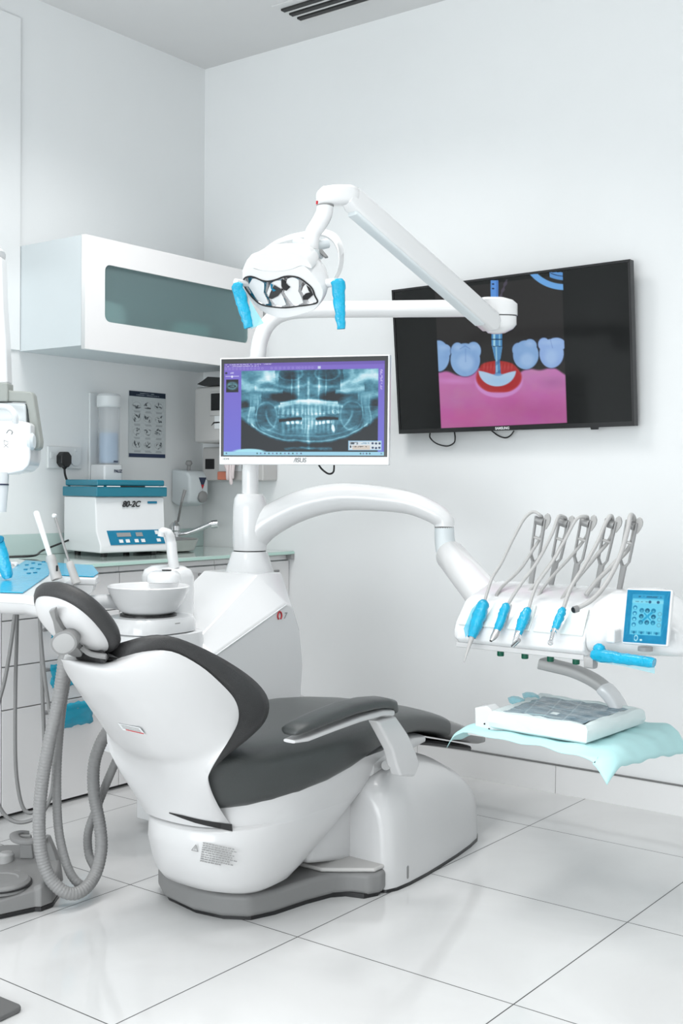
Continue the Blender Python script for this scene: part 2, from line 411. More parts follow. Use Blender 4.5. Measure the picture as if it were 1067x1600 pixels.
# ---------------- worktop, splash strip
g = G().bx(XA+.001, -3.175, 1.2, 3.853, .820, .836)
wt = tag(obj('worktop', g, 'greenglass', bevel=.002), 'pale green glass worktop running along the left wall', 'worktop')
obj('front_edge', G().bx(-3.176, -3.171, 1.2, 3.853, .823, .833), 'glassedge', wt)
obj('end_cap', G().bx(-3.20, -3.172, 3.835, 3.853, .80, .822), 'grey', wt)
tag(obj('backsplash', G().bx(XA+.0005, XA+.010, 1.2, 3.853, .8365, .918), 'splash', bevel=.001), 'low green glass splash strip behind the worktop', 'backsplash')

# sink
sk = thing('sink', (-3.53, 3.43, .836), 'round stainless steel sink basin on the worktop beside the centrifuge', 'sink')
obj('basin', G().lathe([(.10, .001), (.125, .006), (.142, .05), (.145, .052), (.139, .054), (.12, .02), (.09, .01), (.0, .009)], (-3.53, 3.43, .836), seg=40), 'steel', sk)
obj('drain', G().lathe([(.02, 0), (.022, .003), (.0, .004)], (-3.53, 3.43, .845), seg=20), 'chrome', sk)
# tap
tp = thing('sink_tap', (-3.64, 3.60, .836), 'chrome tap with a long thin elbow lever above the sink', 'tap')
tb = V((-3.64, 3.60, .836))
obj('body', G().lathe([(.03, 0), (.03, .008), (.02, .014), (.02, .075), (.024, .08), (.024, .10), (.012, .115), (0, .118)], tb, seg=24), 'chrome', tp)
obj('spout', G().tube(spline([tb+V((0, 0, .06)), tb+V((.05, .04, .07)), tb+V((.11, .10, .105)), tb+V((.125, .12, .11))], 6), .011, 12).lathe([(.017, -.016), (.018, .012), (.0, .014)], tb+V((.125, .12, .108)), (.7, .7, .1), 16), 'chrome', tp)
tip = onx(289, 766, -3.58)
obj('lever', G().tube([tb+V((0, 0, .115)), tb+V((.01, .01, .12)), tip+V((0, -.02, -.05)), tip], [.007, .005, .005, .008], 10), 'steelm', tp)

# ---------------- centrifuge
cen = thing('centrifuge', (-3.5, 3.15, .836), 'white benchtop centrifuge with teal lid and teal control panel', 'centrifuge')
e1 = V((.17, .985, 0)).normalized(); e2 = V((-.985, .17, 0)).normalized(); C0 = V((-3.395, 2.965, .852))
WF, WD = .315, .275
def cp(a, b, z): return C0 + e1*a + e2*b + V((0, 0, z))
prof = [(.0, 0), (.0, .03), (.030, .085), (.038, .215), (WD, .215), (WD, 0)]
g = G().prism([cp(0, b, z) for b, z in prof], e1*WF)
# front is slanted: control panel plane from (b=.0,z=.03) to (.030,.085)...
body = obj('body', g, 'unit', cen, bevel=.006)
for a, b in ((.04, .04), (.04, WD-.04), (WF-.05, .04), (WF-.05, WD-.04)):
    obj('foot', G().lathe([(.012, 0), (.014, .017)], cp(a, b, -.0158), seg=16), 'black', cen)
g = G().prism([cp(-.004, .022, .2155), cp(WF+.004, .022, .2155), cp(WF+.004, WD+.004, .2155), cp(-.004, WD+.004, .2155)], (0, 0, .038))
lid = obj('lid', g, 'teal', cen, bevel=.004)
g = G().prism([cp(.002, .028, .2565), cp(WF-.004, .028, .2565), cp(WF-.004, WD-.006, .2565), cp(.002, WD-.006, .2565)], (0, 0, .024))
obj('lid_top', g, 'teal', cen, bevel=.006)
g = G()
for a, b2 in ((.0, .025), (.04, .10), (.215, .28), (.285, WF)): g.box(cp((a+b2)/2, .0215, .2552), (.003, b2-a, .0035), Matrix.Rotation(math.atan2(e1.y, e1.x)-PI/2, 3, 'Z'))
obj('seam_strip', g, 'unit', cen)
obj('seam_gap', G().box(cp(.158, .0225, .2552), (.003, .11, .0045), Matrix.Rotation(math.atan2(e1.y, e1.x)-PI/2, 3, 'Z')), 'black', cen)
# slanted panel: on the face between (0,.03) and (.03,.085)-> extend visually from z .03 to .10
def fp(a, s, lift=.001):   # s: height along the face
    if s <= .085: b = .0+(s-.03)/.055*.030
    else: b = .030+(s-.085)/.13*.008
    return cp(a, b-lift, s)
NX = e1
pn = G().prism([fp(.045, .030, .002), fp(WF-.02, .030, .002), fp(WF-.02, .0845, .002), fp(.045, .0845, .002)], e2*.004)
pn2 = obj('control_panel', pn, 'tealp', cen)
up = (fp(.1, .0845, 0)-fp(.1, .030, 0)).normalized()
def pbox(a, s, wa, hs, lift=.004):
    c = fp(a, s, lift); return [c-NX*wa/2-up*hs/2, c+NX*wa/2-up*hs/2, c+NX*wa/2+up*hs/2, c-NX*wa/2+up*hs/2]
for a, wd in ((.115, .062), (.185, .03)): obj('display', G().prism(pbox(a, .068, wd, .017), e2*.002), 'greymark', pn2)
for a in (.095, .125, .165, .195, .268): obj('button', G().prism(pbox(a, .044, .017, .014), e2*.002), 'socket', pn2)
obj('button', G().prism(pbox(.268, .074, .014, .016), e2*.002), 'socket', pn2)
text('model_text', '80-2C', fp(.115, .176, .004), NX, V((0, 0, 1)), .032, 'black', cen, shear=.3, bold=.001)
obj('name_plate', G().prism([fp(.235, .188, .003), fp(.278, .188, .003), fp(.278, .197, .003), fp(.235, .197, .003)], e2*.002), 'tealp', cen)
cbl = spline([cp(.02, WD-.03, .045), V((-3.60, 2.86, .86)), V((-3.55, 2.78, .845)), V((-3.58, 2.70, .842)), V((-3.64, 2.6, .842))], 8)
obj('cable', G().tube(cbl, .004, 8), 'black', cen)

# socket and plug
so = thing('wall_socket', (XA, 3.05, 1.176), 'white double wall socket above the teal-lidded centrifuge', 'socket')
obj('plate', G().bx(XA, XA+.012, 2.968, 3.138, 1.176, 1.264), 'socket', so, bevel=.003)
obj('outlet', G().lathe([(.026, 0), (.026, .004), (.022, .005), (.0, .002)], (XA+.012, 3.105, 1.213), (1, 0, 0), 24), 'socket', so)
obj('switch', G().bx(XA+.012, XA+.016, 2.978, 2.990, 1.215, 1.24), 'socket', so, bevel=.001)
obj('switch', G().bx(XA+.012, XA+.016, 3.10, 3.112, 1.246, 1.258), 'socket', so, bevel=.001)
pl = thing('plug', (XA+.02, 3.03, 1.2), 'black three-pin plug with cable in the wall socket', 'plug')
obj('plug_body', G().prism([(XA+.013, 3.032+a, 1.215+b) for a, b in [(-.026, -.018), (-.012, -.034), (.012, -.034), (.026, -.018), (.026, .012), (.012, .028), (-.012, .028), (-.026, .012)]], (.035, 0, 0)), 'black', pl, bevel=.005)
obj('cable', G().tube(spline([(XA+.033, 3.032, 1.19), (XA+.035, 3.034, 1.15), (XA+.038, 3.055, 1.10), (XA+.03, 3.09, 1.02), (XA+.02, 3.10, .93)], 6), [.011]*3+[.0045]*22, 8), 'black', pl)

# cup dispenser
cd = thing('cup_dispenser', (XA, 3.27, 1.11), 'clear tube cup dispenser holding pale blue cups, left of the poster', 'cup dispenser')
cx, cy = XA+.065, 3.235
obj('back_plate', G().bx(XA, XA+.012, cy-.055, cy+.055, 1.12, 1.49), 'socket', cd, bevel=.004)
obj('cap', G().lathe([(.047, 0), (.05, .004), (.05, .045), (.042, .055), (0, .057)], (cx, cy, 1.43), seg=32), 'socket', cd)
obj('clear_tube', G().lathe([(.044, 0), (.044, .235)], (cx, cy, 1.197), seg=32), 'tubeclear', cd)
obj('base', G().prism([(XA+.013, cy-.055, 1.118), (cx+.03, cy-.05, 1.118), (cx+.045, cy-.02, 1.118), (cx+.045, cy+.03, 1.118), (cx+.03, cy+.048, 1.118), (XA+.013, cy+.05, 1.118)], (0, 0, .078)), 'unit', cd, bevel=.008)
obj('outlet_ring', G().lathe([(.034, 0), (.036, .016)], (cx, cy, 1.101), seg=24), 'greymark', cd)
text('maker_text', 'PALIZ', (cx+.046, cy-.012, 1.163), (0, 1, 0), (0, 0, 1), .017, 'navy', cd, bold=.0006)
text('fine_text', 'PALIZ', (cx+.0442, cy-.012, 1.205), (0, 1, 0), (0, 0, 1), .009, 'navy', cd, bold=.0006)
tag(obj('cup_stack', G().lathe([(.03, 0)]+[(r, .004+.010*i+dz) for i in range(12) for r, dz in ((.037, .0), (.038, .007))]+[(.034, .126), (0, .124)], (cx, cy, 1.20), seg=28), 'cup'),
    'stack of pale blue paper cups inside the clear dispenser tube', 'cups')

# poster
def poster(X, Y):
    C = np.ones(X.shape+(3,))*np.array([.80, .82, .825])
    C *= (.98+.04*fbm(X, Y, 9, 5))[..., None]
    for r in range(4):
        for c in range(3):
            x0 = 8+c*29; y0 = 27+r*38
            d = boxd(X, Y, x0, y0, x0+25, y0+27); put(C, sm(np.abs(d)-.2, .7)*.5, (.6, .63, .65))
            rs = np.random.RandomState(r*7+c)
            for k in range(7):
                cx, cy = x0+5+rs.rand()*15, y0+4+rs.rand()*19; a = rs.rand()*3
                put(C, sm(ell(X, Y, cx, cy, 1.2+rs.rand()*5, .8+rs.rand()*1.3, a), .7)*(.35+.5*rs.rand()), (.18, .2, .22))
            put(C, sm(np.abs(ell(X, Y, x0+12, y0+13, 8+rs.rand()*3, 9))-.3, .6)*.45, (.3, .32, .34))
            for k in range(2): put(C, sm(boxd(X, Y, x0+4+rs.rand()*3, y0+29.5+k*3, x0+19+rs.rand()*4, y0+31+k*3), .5)*.55, (.4, .42, .45))
    put(C, sm(boxd(X, Y, 0, 0, 97, 15), .5), (.17, .21, .27))
    put(C, sm(boxd(X, Y, 0, 179, 97, 190), .5), (.22, .26, .36))
    for yy, a, b2 in ((4.5, 28, 66), (9.5, 18, 80)):
        put(C, sm(boxd(X, Y, a, yy, b2, yy+1.6), .5)*(.35+.5*(vnoise(X, Y, 2, 3) > .4)), (.75, .78, .8))
    return C
ps = thing('wall_poster', (XA, 3.507, 1.23), 'hand-washing steps poster with navy bars on the left wall', 'poster')
obj('board', G().bx(XA+.0005, XA+.004, 3.400, 3.615, 1.231, 1.515), 'socket', ps)
picture('printed_sheet', (XA+.0046, 3.4005, 1.5145), (XA+.0046, 3.6145, 1.5145), (XA+.0046, 3.6145, 1.2315), (XA+.0046, 3.4005, 1.2315), 150, 230, poster, 'print', ps, 0, 97, 0, 190)

# soap dispenser
sd = thing('soap_dispenser', (XA, 3.72, 1.02), 'white wall soap dispenser with dark triangle mark near the room corner', 'soap dispenser')
yc = 3.715
pr = [(0, 1.035), (.05, 1.018), (.105, 1.035), (.115, 1.07), (.115, 1.15), (.095, 1.175), (.0, 1.185)]
obj('body', G().prism([(XA+a, yc-.06, z) for a, z in pr], (0, .12, 0)), 'cabside', sd, bevel=.012, bseg=4)
obj('button', G().lathe([(.026, 0), (.026, .01), (.018, .016), (0, .017)], (XA+.114, yc+.018, 1.062), (1, 0, -.1), 24), 'greymark', sd)
obj('mark', G().prism([(XA+.1155, yc-.004, 1.148), (XA+.1155, yc+.044, 1.148), (XA+.1155, yc+.020, 1.10)], (.001, 0, 0)), 'navy', sd)
obj('mark_tip', G().prism([(XA+.1168, yc+.010, 1.116), (XA+.1168, yc+.029, 1.116), (XA+.1168, yc+.0195, 1.097)], (.0008, 0, 0)), 'red', sd)
obj('lock_knob', G().lathe([(.008, 0), (.008, .02), (.016, .03), (.012, .042), (0, .045)], (XA+.07, yc-.02, 1.18), (.2, -.2, 1), 12), 'greymark', sd)

# towel dispenser on the back wall
td = thing('towel_dispenser', (-3.44, YB, 1.30), 'grey paper towel dispenser with dark window behind the small monitor', 'towel dispenser')
fy = 3.66; P0 = ony(303, 605, fy); x0 = P0.x; x1 = x0+.30; zt = P0.z; zb_ = ony(306, 692, fy).z
obj('housing', G().bx(x0, x1, fy, YB, zb_, zt), 'dispgrey', td, bevel=.014, bseg=4)
obj('lid', G().prism([(x0+.02, fy-.004, zt+.012), (x0+.06, fy-.004, zt+.002), (x1, fy-.004, zt+.002), (x1, fy-.004, zt+.022), (x0+.08, fy, zt+.042), (x0+.05, fy, zt+.026)], (0, .17, 0)), 'vinylside', td, bevel=.002)
wx = ony(331, 620, fy).x
obj('window_frame', G().bx(wx-.008, wx+.12, fy-.006, fy, ony(331, 650, fy).z, ony(331, 612, fy).z), 'dispgrey', td, bevel=.004)
obj('window', G().bx(wx, wx+.11, fy-.008, fy-.0005, ony(331, 642, fy).z, ony(331, 615, fy).z), 'black', td, bevel=.003)
obj('instruction_label', G().bx(wx+.018, wx+.09, fy-.002, fy, ony(336, 670, fy).z, ony(336, 648, fy).z), 'socket', td)
obj('pull_slot', G().prism([(wx-.002, fy-.002, zb_+.072), (wx+.012, fy-.002, zb_+.088), (wx+.1, fy-.002, zb_+.09), (wx+.1, fy-.002, zb_+.084), (wx+.014, fy-.002, zb_+.082)], (0, .003, 0)), 'dark', td)
# glove box holder below
gh = thing('glove_holder', (-3.45, YB, 1.10), 'pale grey glove box holder under the towel dispenser', 'glove holder')
fy2 = 3.76; a = ony(316, 699, fy2); b_ = ony(411, 756, fy2)
obj('housing', G().bx(a.x, b_.x+.0, fy2, YB, b_.z+.012, a.z), 'dispgrey', gh, bevel=.008, bseg=3)
q0 = ony(321, 717, fy2); q1 = ony(332, 733, fy2)
obj('opening', G().bx(q0.x, q1.x+.012, fy2-.003, fy2+.001, q1.z, q0.z), 'black', gh, bevel=.004)
q0 = ony(379, 722, fy2); q1 = ony(384, 733, fy2)
obj('opening', G().bx(q0.x, q1.x, fy2-.003, fy2+.001, q1.z, q0.z), 'black', gh)
obj('front_card', G().bx(ony(343, 720, fy2).x, ony(378, 720, fy2).x, fy2-.003, fy2, ony(350, 736, fy2).z, ony(350, 712, fy2).z), 'socket', gh)
q0 = ony(344, 737, fy2); q1 = ony(358, 750, fy2)
tag(obj('orange_packet', G().bx(q0.x, q1.x, fy2-.02, fy2, q1.z, q0.z), 'orange', bevel=.004), 'small orange-brown packet on the glove holder', 'packet')
g = G()
for (pa, pb) in (((352, 722), (358, 738)), ((358, 722), (356, 750)), ((362, 722), (361, 757)), ((366, 724), (363, 748))):
    A = ony(*pa, fy2-.03); B = ony(*pb, fy2-.035); g.tube(spline([A+V((0, .03, 0)), A, (A+B)/2+V((.003, -.008, 0)), B], 5), [.010]*4+[.008]*11+[.005], 8)
tag(obj('glove', g, 'glove'), 'pale pink glove hanging out of the holder below the small monitor', 'glove')

# =================================================================== dental chair
XC = -2.10
ch = thing('dental_chair', (XC, 2.6, 0), 'reclining dental chair with dark grey upholstery and glossy white shell', 'dental chair')
# base plate, outline traced on the floor
out = [onz(*q, 0) for q in [(246, 1388), (256, 1407), (300, 1428), (345, 1438), (390, 1440), (430, 1431), (480, 1414), (520, 1403), (545, 1401), (575, 1405), (598, 1400), (606, 1390)]]
out += [V((-1.79, 2.70, 0)), V((-2.42, 2.70, 0)), V((-2.42, 2.50, 0)), V((-2.37, 2.42, 0))]
g = G().prism([p+V((0, 0, .008)) for p in out], (0, 0, .059))
obj('base_plate', g, 'base', ch, bevel=.014, bseg=4)
cen_ = sum(out, V((0, 0, 0)))/len(out)
obj('base_shadow_line', G().prism([cen_+(p-cen_)*.955 for p in out], (0, 0, .013)), 'black', ch)  # black slab standing in for the thin shadow line under the base
# step where the pedestal joins
obj('base_step', G().prism([V(p)+V((0, 0, .0675)) for p in [(-1.93, 2.47, 0), (-1.815, 2.56, 0), (-1.815, 2.66, 0), (-2.39, 2.66, 0), (-2.39, 2.47, 0)]], (0, 0, .012)), 'dispgrey', ch, bevel=.005)
# rear pedestal housing: sections along y
def hump(y, w, zt, z0=.004, e=4.5, n=28, xc=XC):
    out = []
    for k in range(n):
        a = PI*k/(n-1); ca, sa = math.cos(a), math.sin(a)
        out.append(V((xc+w*math.copysign(abs(ca)**(2/e), ca), y, z0+(zt-z0)*abs(sa)**(2/e))))
    return out
st = [(2.60, .275, .27), (2.605, .29, .295), (2.64, .302, .325), (2.70, .305, .342), (2.80, .30, .342), (2.90, .29, .325), (3.0, .278, .295), (3.1, .262, .248), (3.17, .245, .205), (3.215, .22, .15), (3.235, .19, .08)]
g = G().loft([hump(y-.0, w_, z_) for y, w_, z_ in st])
obj('pedestal', g, 'shell', ch, ang=60)
obj('pedestal_gasket', G().loft([hump(y, w_+.003, .012, .0, 8) for y, w_, z_ in st]), 'black', ch)
obj('lift_column', G().box((XC, 2.54, .22), (.34, .20, .28), Euler((-.2, 0, 0)).to_matrix()), 'shell', ch, bevel=.02, bseg=4)
# seat housing ("bucket"): horizontal sections
def hsec(z, ya, yb, w, e=2.5, n=44): return se((XC+.022, (ya+yb)/2, z), (1, 0, 0), (0, 1, 0), w, (yb-ya)/2, e, n)
bs = [(.084, 2.17, 2.28, .12), (.086, 2.14, 2.34, .150), (.098, 2.105, 2.40, .168), (.125, 2.08, 2.46, .180), (.165, 2.062, 2.54, .190), (.21, 2.048, 2.63, .200), (.258, 2.048, 2.72, .206), (.262, 2.052, 2.73, .206), (.266, 2.088, 2.74, .206), (.31, 2.088, 2.80, .214), (.345, 2.088, 2.87, .220), (.375, 2.088, 2.92, .220)]
obj('seat_housing', G().loft([hsec(*q) for q in bs]), 'shell', ch, ang=60)
# seat cushion: sections along y, crowned top
def cush(y, w, zt, zb, dz=0, crown=.006, e=4.6, n=36, xc=XC, sy=0.0):
    out = []; zc = (zt+zb)/2; h = (zt-zb)/2
    for k in range(n):
        a = 2*PI*k/n; ca, sa = math.cos(a), math.sin(a)
        x = w*math.copysign(abs(ca)**(2/e), ca); z = h*math.copysign(abs(sa)**(2/e), sa)
        if sa > 0: z += crown*(1-(x/w)**2) - .5*h*(abs(x)/w)**4*.22
        out.append(V((xc+x, y+sy*z, zc+z)))
    return out
cs = [(2.045, .07, .43, .36), (2.05, .105, .455, .33), (2.07, .138, .462, .316), (2.11, .170, .462, .308), (2.16, .197, .462, .305), (2.22, .220, .462, .306), (2.3, .241, .463, .312), (2.4, .256, .466, .326), (2.5, .26, .47, .345), (2.6, .25, .474, .364),
      (2.7, .234, .472, .380), (2.8, .216, .463, .382), (2.9, .200, .448, .376), (3.0, .186, .428, .358), (3.08, .176, .406, .338), (3.13, .17, .390, .320)]
obj('seat_cushion', G().loft([cush(*q) for q in cs]), 'vinyl', ch, ang=60)
fs = [(3.132, .168, .384, .322), (3.2, .160, .362, .300), (3.3, .146, .328, .272), (3.4, .126, .294, .246), (3.46, .105, .272, .238), (3.475, .08, .262, .243)]
obj('foot_rest', G().loft([cush(*q, crown=.006) for q in fs]), 'foot', ch, ang=60)
obj('foot_rail', G().loft([se((XC, y, z), (1, 0, 0), (0, 0, 1), w_, .012, 4, 16) for y, z, w_ in ((2.8, .372, .15), (3.1, .305, .135), (3.36, .24, .11))]), 'black', ch)
obj('leg_shroud', G().loft([cush(y, w_, a, b2, crown=0) for y, w_, a, b2 in ((2.62, .236, .372, .30), (2.75, .222, .388, .315), (2.88, .20, .382, .33), (2.96, .185, .366, .335))]), 'shell', ch, ang=60)

# backrest. stations: (rim point of shell), (outer cushion edge), (spine point) as seen; x offset of the rim
rim = [((166, 1036), (170, 1022), (92, 1030), .03), ((188, 1030), (190, 1010), (99, 1042), .075), ((225, 1019), (222, 998), (108, 1058), .125), ((268, 1018), (268, 994), (119, 1077), .165), ((312, 1040), (325, 1015), (132, 1096), .195),
       ((345, 1068), (378, 1045), (148, 1119), .212), ((366, 1092), (410, 1072), (166, 1144), .220), ((373, 1115), (423, 1098), (185, 1169), .222), ((368, 1138), (416, 1127), None, .218), ((350, 1165), (388, 1155), None, .206),
       ((333, 1190), (352, 1182), None, .188), ((325, 1208), None, None, .172), ((330, 1235), None, None, .160), ((345, 1266), None, None, .152), ((362, 1291), None, None, .147)]
def interp(tab, k):   # densify stations smoothly with catmull-rom on 3D points
    return spline(tab, k)
Sp = [onx(*r[0], XC+r[3]) for r in rim]; LP = {8: (1.990, .436), 9: (2.008, .412), 10: (2.023, .386), 11: (2.036, .358), 12: (2.048, .328), 13: (2.057, .298), 14: (2.064, .268)}
def spine(i, r):
    if i in LP: return V((XC, *LP[i]))
    p = onx(*r[2], XC-.35*r[3]); p.x = XC; return p
Pp = [spine(i, r) for i, r in enumerate(rim)]
K = 4
Sd = spline(Sp, K); Pd = spline(Pp, K)
rings = []
for s_, p_ in zip(Sd, Pd):
    w_ = s_.x-XC; c = V((XC, s_.y, s_.z)); dep = p_-c; dep.x = 0; ring = []
    n = 40
    for k in range(n+1):
        a = PI*k/n; ca, sa = math.cos(a), math.sin(a)
        e = 2.15
        ring.append(c + V((1, 0, 0))*(w_*math.copysign(abs(ca)**(2/e), ca)) + dep*(abs(sa)**(2/e)))
    rings.append(ring)
sh = G().loft(rings, cap=True, closed=True)
obj('backrest_shell', sh, 'shell', ch, ang=60)
# cushion: from shell rim out to the outer edge, then across the front
Rp = [onx(*r[1], XC+r[3]-.004) for r in rim if r[1]]; S2 = [onx(*r[0], XC+r[3]-.004) for r in rim if r[1]]; P2 = Pp[:len(Rp)]
Rp.append(onx(330, 1202, XC+.172)); S2.append(onx(326, 1207, XC+.170)); P2.append(Pp[11])
Rd = spline(Rp, K); S2d = spline(S2, K); P2d = spline(P2, K)
rings = []
for r_, s_, p_ in zip(Rd, S2d, P2d):
    w_ = r_.x-XC; c = V((XC, r_.y, r_.z)); f = (c-V((XC, s_.y, s_.z))); fw = f.normalized() if f.length > 1e-5 else V((0, .8, .6))
    back = (V((XC, p_.y, p_.z))-V((XC, s_.y, s_.z))).normalized()
    T = min(.055, max(.02, f.length*.9))
    half = []
    # edge profile: from shell rim out, bulge slightly, round over, then concave front
    half.append(V((s_.x, s_.y, s_.z)) )
    half.append(V((s_.x+.006, 0, 0))+V((0, s_.y, s_.z))+f*.25)
    half.append(V((w_+XC+.008, 0, 0))+V((0, s_.y, s_.z))+f*.7)
    half.append(V((w_+XC+.002, 0, 0))+V((0, s_.y, s_.z))+f*.93)
    half.append(V((XC+w_*.95, c.y, c.z)))
    half.append(V((XC+w_*.86, c.y, c.z))+f*.01)
    deep = max(f.length*.56, .42*(V((XC, p_.y, p_.z))-V((XC, s_.y, s_.z))).length if w_ < .2 and s_.z > .6 else 0)
    for q, dd in ((.7, .25), (.5, .6), (.25, .9), (0, 1)):
        half.append(V((XC+w_*q, c.y, c.z))+back*(deep*dd))
    right = half; left = [V((2*XC-p.x, p.y, p.z)) for p in half[::-1][1:]]
    # close behind
    mo_ = max(.012, deep-f.length+.012); mid = [V((XC-w_*.6, s_.y, s_.z))+back*mo_*.9, V((XC, s_.y, s_.z))+back*mo_, V((XC+w_*.6, s_.y, s_.z))+back*mo_*.9]
    rings.append(right+left+mid)
obj('backrest_cushion', G().loft(rings), 'vinylside', ch, ang=70)
# slot between shell and housing
# headrest
HC = onx(121, 965, XC); hn = V((0, -.72, -.69)).normalized(); hu = V((1, 0, 0)); hv = hn.cross(hu).normalized()
if hv.z < 0: hv = -hv
hr = [(-.026, .05, .06), (-.024, .085, .095), (-.018, .104, .114), (-.008, .114, .124), (.002, .116, .126), (.012, .112, .122), (.020, .106, .116), (.022, .10, .11)]
hd = obj('headrest_cushion', G().loft([se(HC+hn*z, hu, hv, a*.93, b2*.90, 2.25, 48) for z, a, b2 in hr]), 'vinylside', ch, ang=60)
hr = [(.016, .101, .111), (.028, .096, .105), (.040, .084, .091), (.048, .062, .068), (.051, .035, .04)]
hs = obj('headrest_shell', G().loft([se(HC+hn*z, hu, hv, a*.93, b2*.90, 2.3, 48) for z, a, b2 in hr]), 'shell', ch, ang=60)
pts = [onp(*q, HC+hn*.048, hn) for q in [(80, 950), (90, 946), (92, 962), (100, 975), (112, 988), (118, 1000), (100, 1003), (90, 985), (86, 965)]]
obj('link_plate', G().prism([p+hn*.001 for p in pts], hn*.010), 'steelm', ch, bevel=.003)
ka = V((.38, -.88, -.28)).normalized(); ku = V((0, 0, 1)).cross(ka).normalized(); kv = ka.cross(ku).normalized(); kc = ond(101, 1004, 2.60)
ku2, kv2 = (ku*.86+kv*.5).normalized(), (kv*.86-ku*.5).normalized()
if abs((ku*.86+kv*.5).dot(V((.797, .604, 0)))) < .3: ku2, kv2 = kv2, ku2
kb_ = obj('lock_knob', G().loft([se(kc+ka*z, ku2, kv2, a, b2, 2.2, 36) for z, a, b2 in ((-.03, .026, .021), (-.006, .033, .0255), (.0, .0345, .027), (.004, .0335, .026), (.005, .031, .0235))]), 'base', ch, ang=40)
obj('knob_face', G().loft([se(kc+ka*z, ku2, kv2, a, b2, 2.2, 36) for z, a, b2 in ((.0052, .0285, .0215), (.0062, .026, .019), (.0064, .0, .0))]), 'grey', kb_, ang=40)
kc2 = onp(113, 1006, HC+hn*.05, hn)
obj('knob_mount', G().loft([se(kc2+hn*z, hu, hv, a, b2, 2.2, 28) for z, a, b2 in ((-.03, .03, .03), (.014, .036, .030))]), 'base', ch, ang=40)
brp = [onp(*q, HC+hn*.035, hn) for q in [(120, 1002), (128, 995), (140, 1005), (150, 1012), (162, 1016), (172, 1026), (160, 1030), (138, 1026), (126, 1020)]]
obj('hinge_bracket', G().prism(brp, hn*.02), 'vinylside', ch, bevel=.004)
obj('hinge_arm', G().tube(spline([onp(128, 1012, HC+hn*.058, hn), onp(142, 1022, HC+hn*.06, hn), onp(166, 1026, HC+hn*.05, hn)], 5), .0065, 8), 'base', ch)

# armrest
AX = -1.775
padr = []
for px, py, th, w_ in ((451, 1146, .004, .016), (454, 1142, .010, .028), (470, 1134, .013, .036), (500, 1121, .014, .040), (540, 1106, .015, .042), (570, 1099, .015, .042), (590, 1097, .014, .040), (603, 1099, .013, .036), (610, 1108, .010, .026)):
    c = onx(px, py, AX); padr.append(se(c, (1, 0, 0), (0, -.15 if px < 580 else .5, 1), w_, th, 2.8, 24))
ar = obj('armrest_pad', G().loft(padr), 'vinyl', ch, ang=60)
brr = []
for px, py, th, w_ in ((452, 1158, .004, .018), (470, 1153, .007, .026), (510, 1137, .008, .028), (550, 1122, .009, .030), (585, 1112, .010, .030), (604, 1112, .010, .026)):
    c = onx(px, py, AX); brr.append(se(c, (1, 0, 0), (0, 0, 1), w_, th, 3.5, 20))
obj('armrest_carrier', G().loft(brr), 'shell', ch, ang=60)
g = G().prism([onx(*q, AX-.018) for q in [(572, 1124), (602, 1116), (622, 1145), (634, 1172), (640, 1190), (632, 1211), (610, 1210), (604, 1196), (597, 1170)]], (.036, 0, 0))
obj('armrest_strut', g, 'shell', ch, bevel=.008, bseg=3)
g = G().tube([onx(603, 1196, -1.90), onx(603, 1196, AX-.018)], .013, 16)
obj('pivot_pin', g, 'steelm', ch)
# stickers on the shell
def sticker(px0, py0, px1, py1, X, lines, mat_, warn=False, name='warning_text'):
    A = onx(px0, py0, X); B = onx(px1, py0, X); D = onx(px0, py1, X)
    return A, B, D
lb = []
def shell_pt(px, py, name='backrest_shell'):   # hit the named mesh along the sight line, for decals lying on it
    o = bpy.data.objects[name]; bpy.context.view_layer.update()
    d = V(ray(px, py)).normalized(); mw = o.matrix_world.inverted(); o_ = V((0, 0, CH))
    ok, loc, nrm, _ = o.ray_cast(mw @ o_, (mw.to_3x3() @ d).normalized())
    return (o.matrix_world @ loc, (o.matrix_world.to_3x3() @ nrm).normalized(), ok)
def decal_frame(px, py, name):
    p, n_, ok = shell_pt(px, py, name); p2, _, _ = shell_pt(px+12, py, name)
    x = (p2-p).normalized(); n_ = n_ if n_.dot(V((0, 0, CH))-p) > 0 else -n_
    x = (x-n_*x.dot(n_)).normalized(); y = n_.cross(x)
    if y.z < 0: y = -y
    return p+n_*.0015, x, y, n_
p, x, y, n_ = decal_frame(338, 1338, 'seat_housing')
x = (x*.99-y*.10).normalized(); y = n_.cross(x); y = y if y.z > 0 else -y
rs = random.Random(3)
g = G()
for k in range(9):
    s0 = 0; yy = .028-.0062*k; endx = rs.uniform(.070, .088) if k < 8 else .05
    xx = 0 + .0
    while xx < endx:
        ww = rs.uniform(.003, .009); a = p+x*(xx-.038)+y*yy
        g.prism([a, a+x*ww, a+x*ww+y*.0032, a+y*.0032], n_*.0003); xx += ww+.0016
obj('warning_text', g, 'greymark', ch, flat=True)['kind'] = 'stuff'
g = G(); a = p-x*.055+y*.012
for q0, q1 in (((-.008, -.009), (.008, -.009)), ((.008, -.009), (0, .008)), ((0, .008), (-.008, -.009)), ((0, -.004), (0, .002))):
    g.tube([a+x*q0[0]+y*q0[1], a+x*q1[0]+y*q1[1]], .0009, 6)
obj('warning_triangle', g, 'greymark', ch)
p, x, y, n_ = decal_frame(206, 1138, 'backrest_shell')
obj('white_sticker', G().prism([p+x*sx*.033+y*(sy*.012-sx*.005) for sx, sy in ((-1, -1), (1, -1), (1, 1), (-1, 1))], n_*.0006), 'socket', ch, flat=True)
obj('red_line', G().prism([p+n_*.0008+x*sx*.026+x*.005+y*(-.009+sy*.0018-sx*.005) for sx, sy in ((-1, -1), (1, -1), (1, 1), (-1, 1))], n_*.0004), 'red', ch, flat=True)
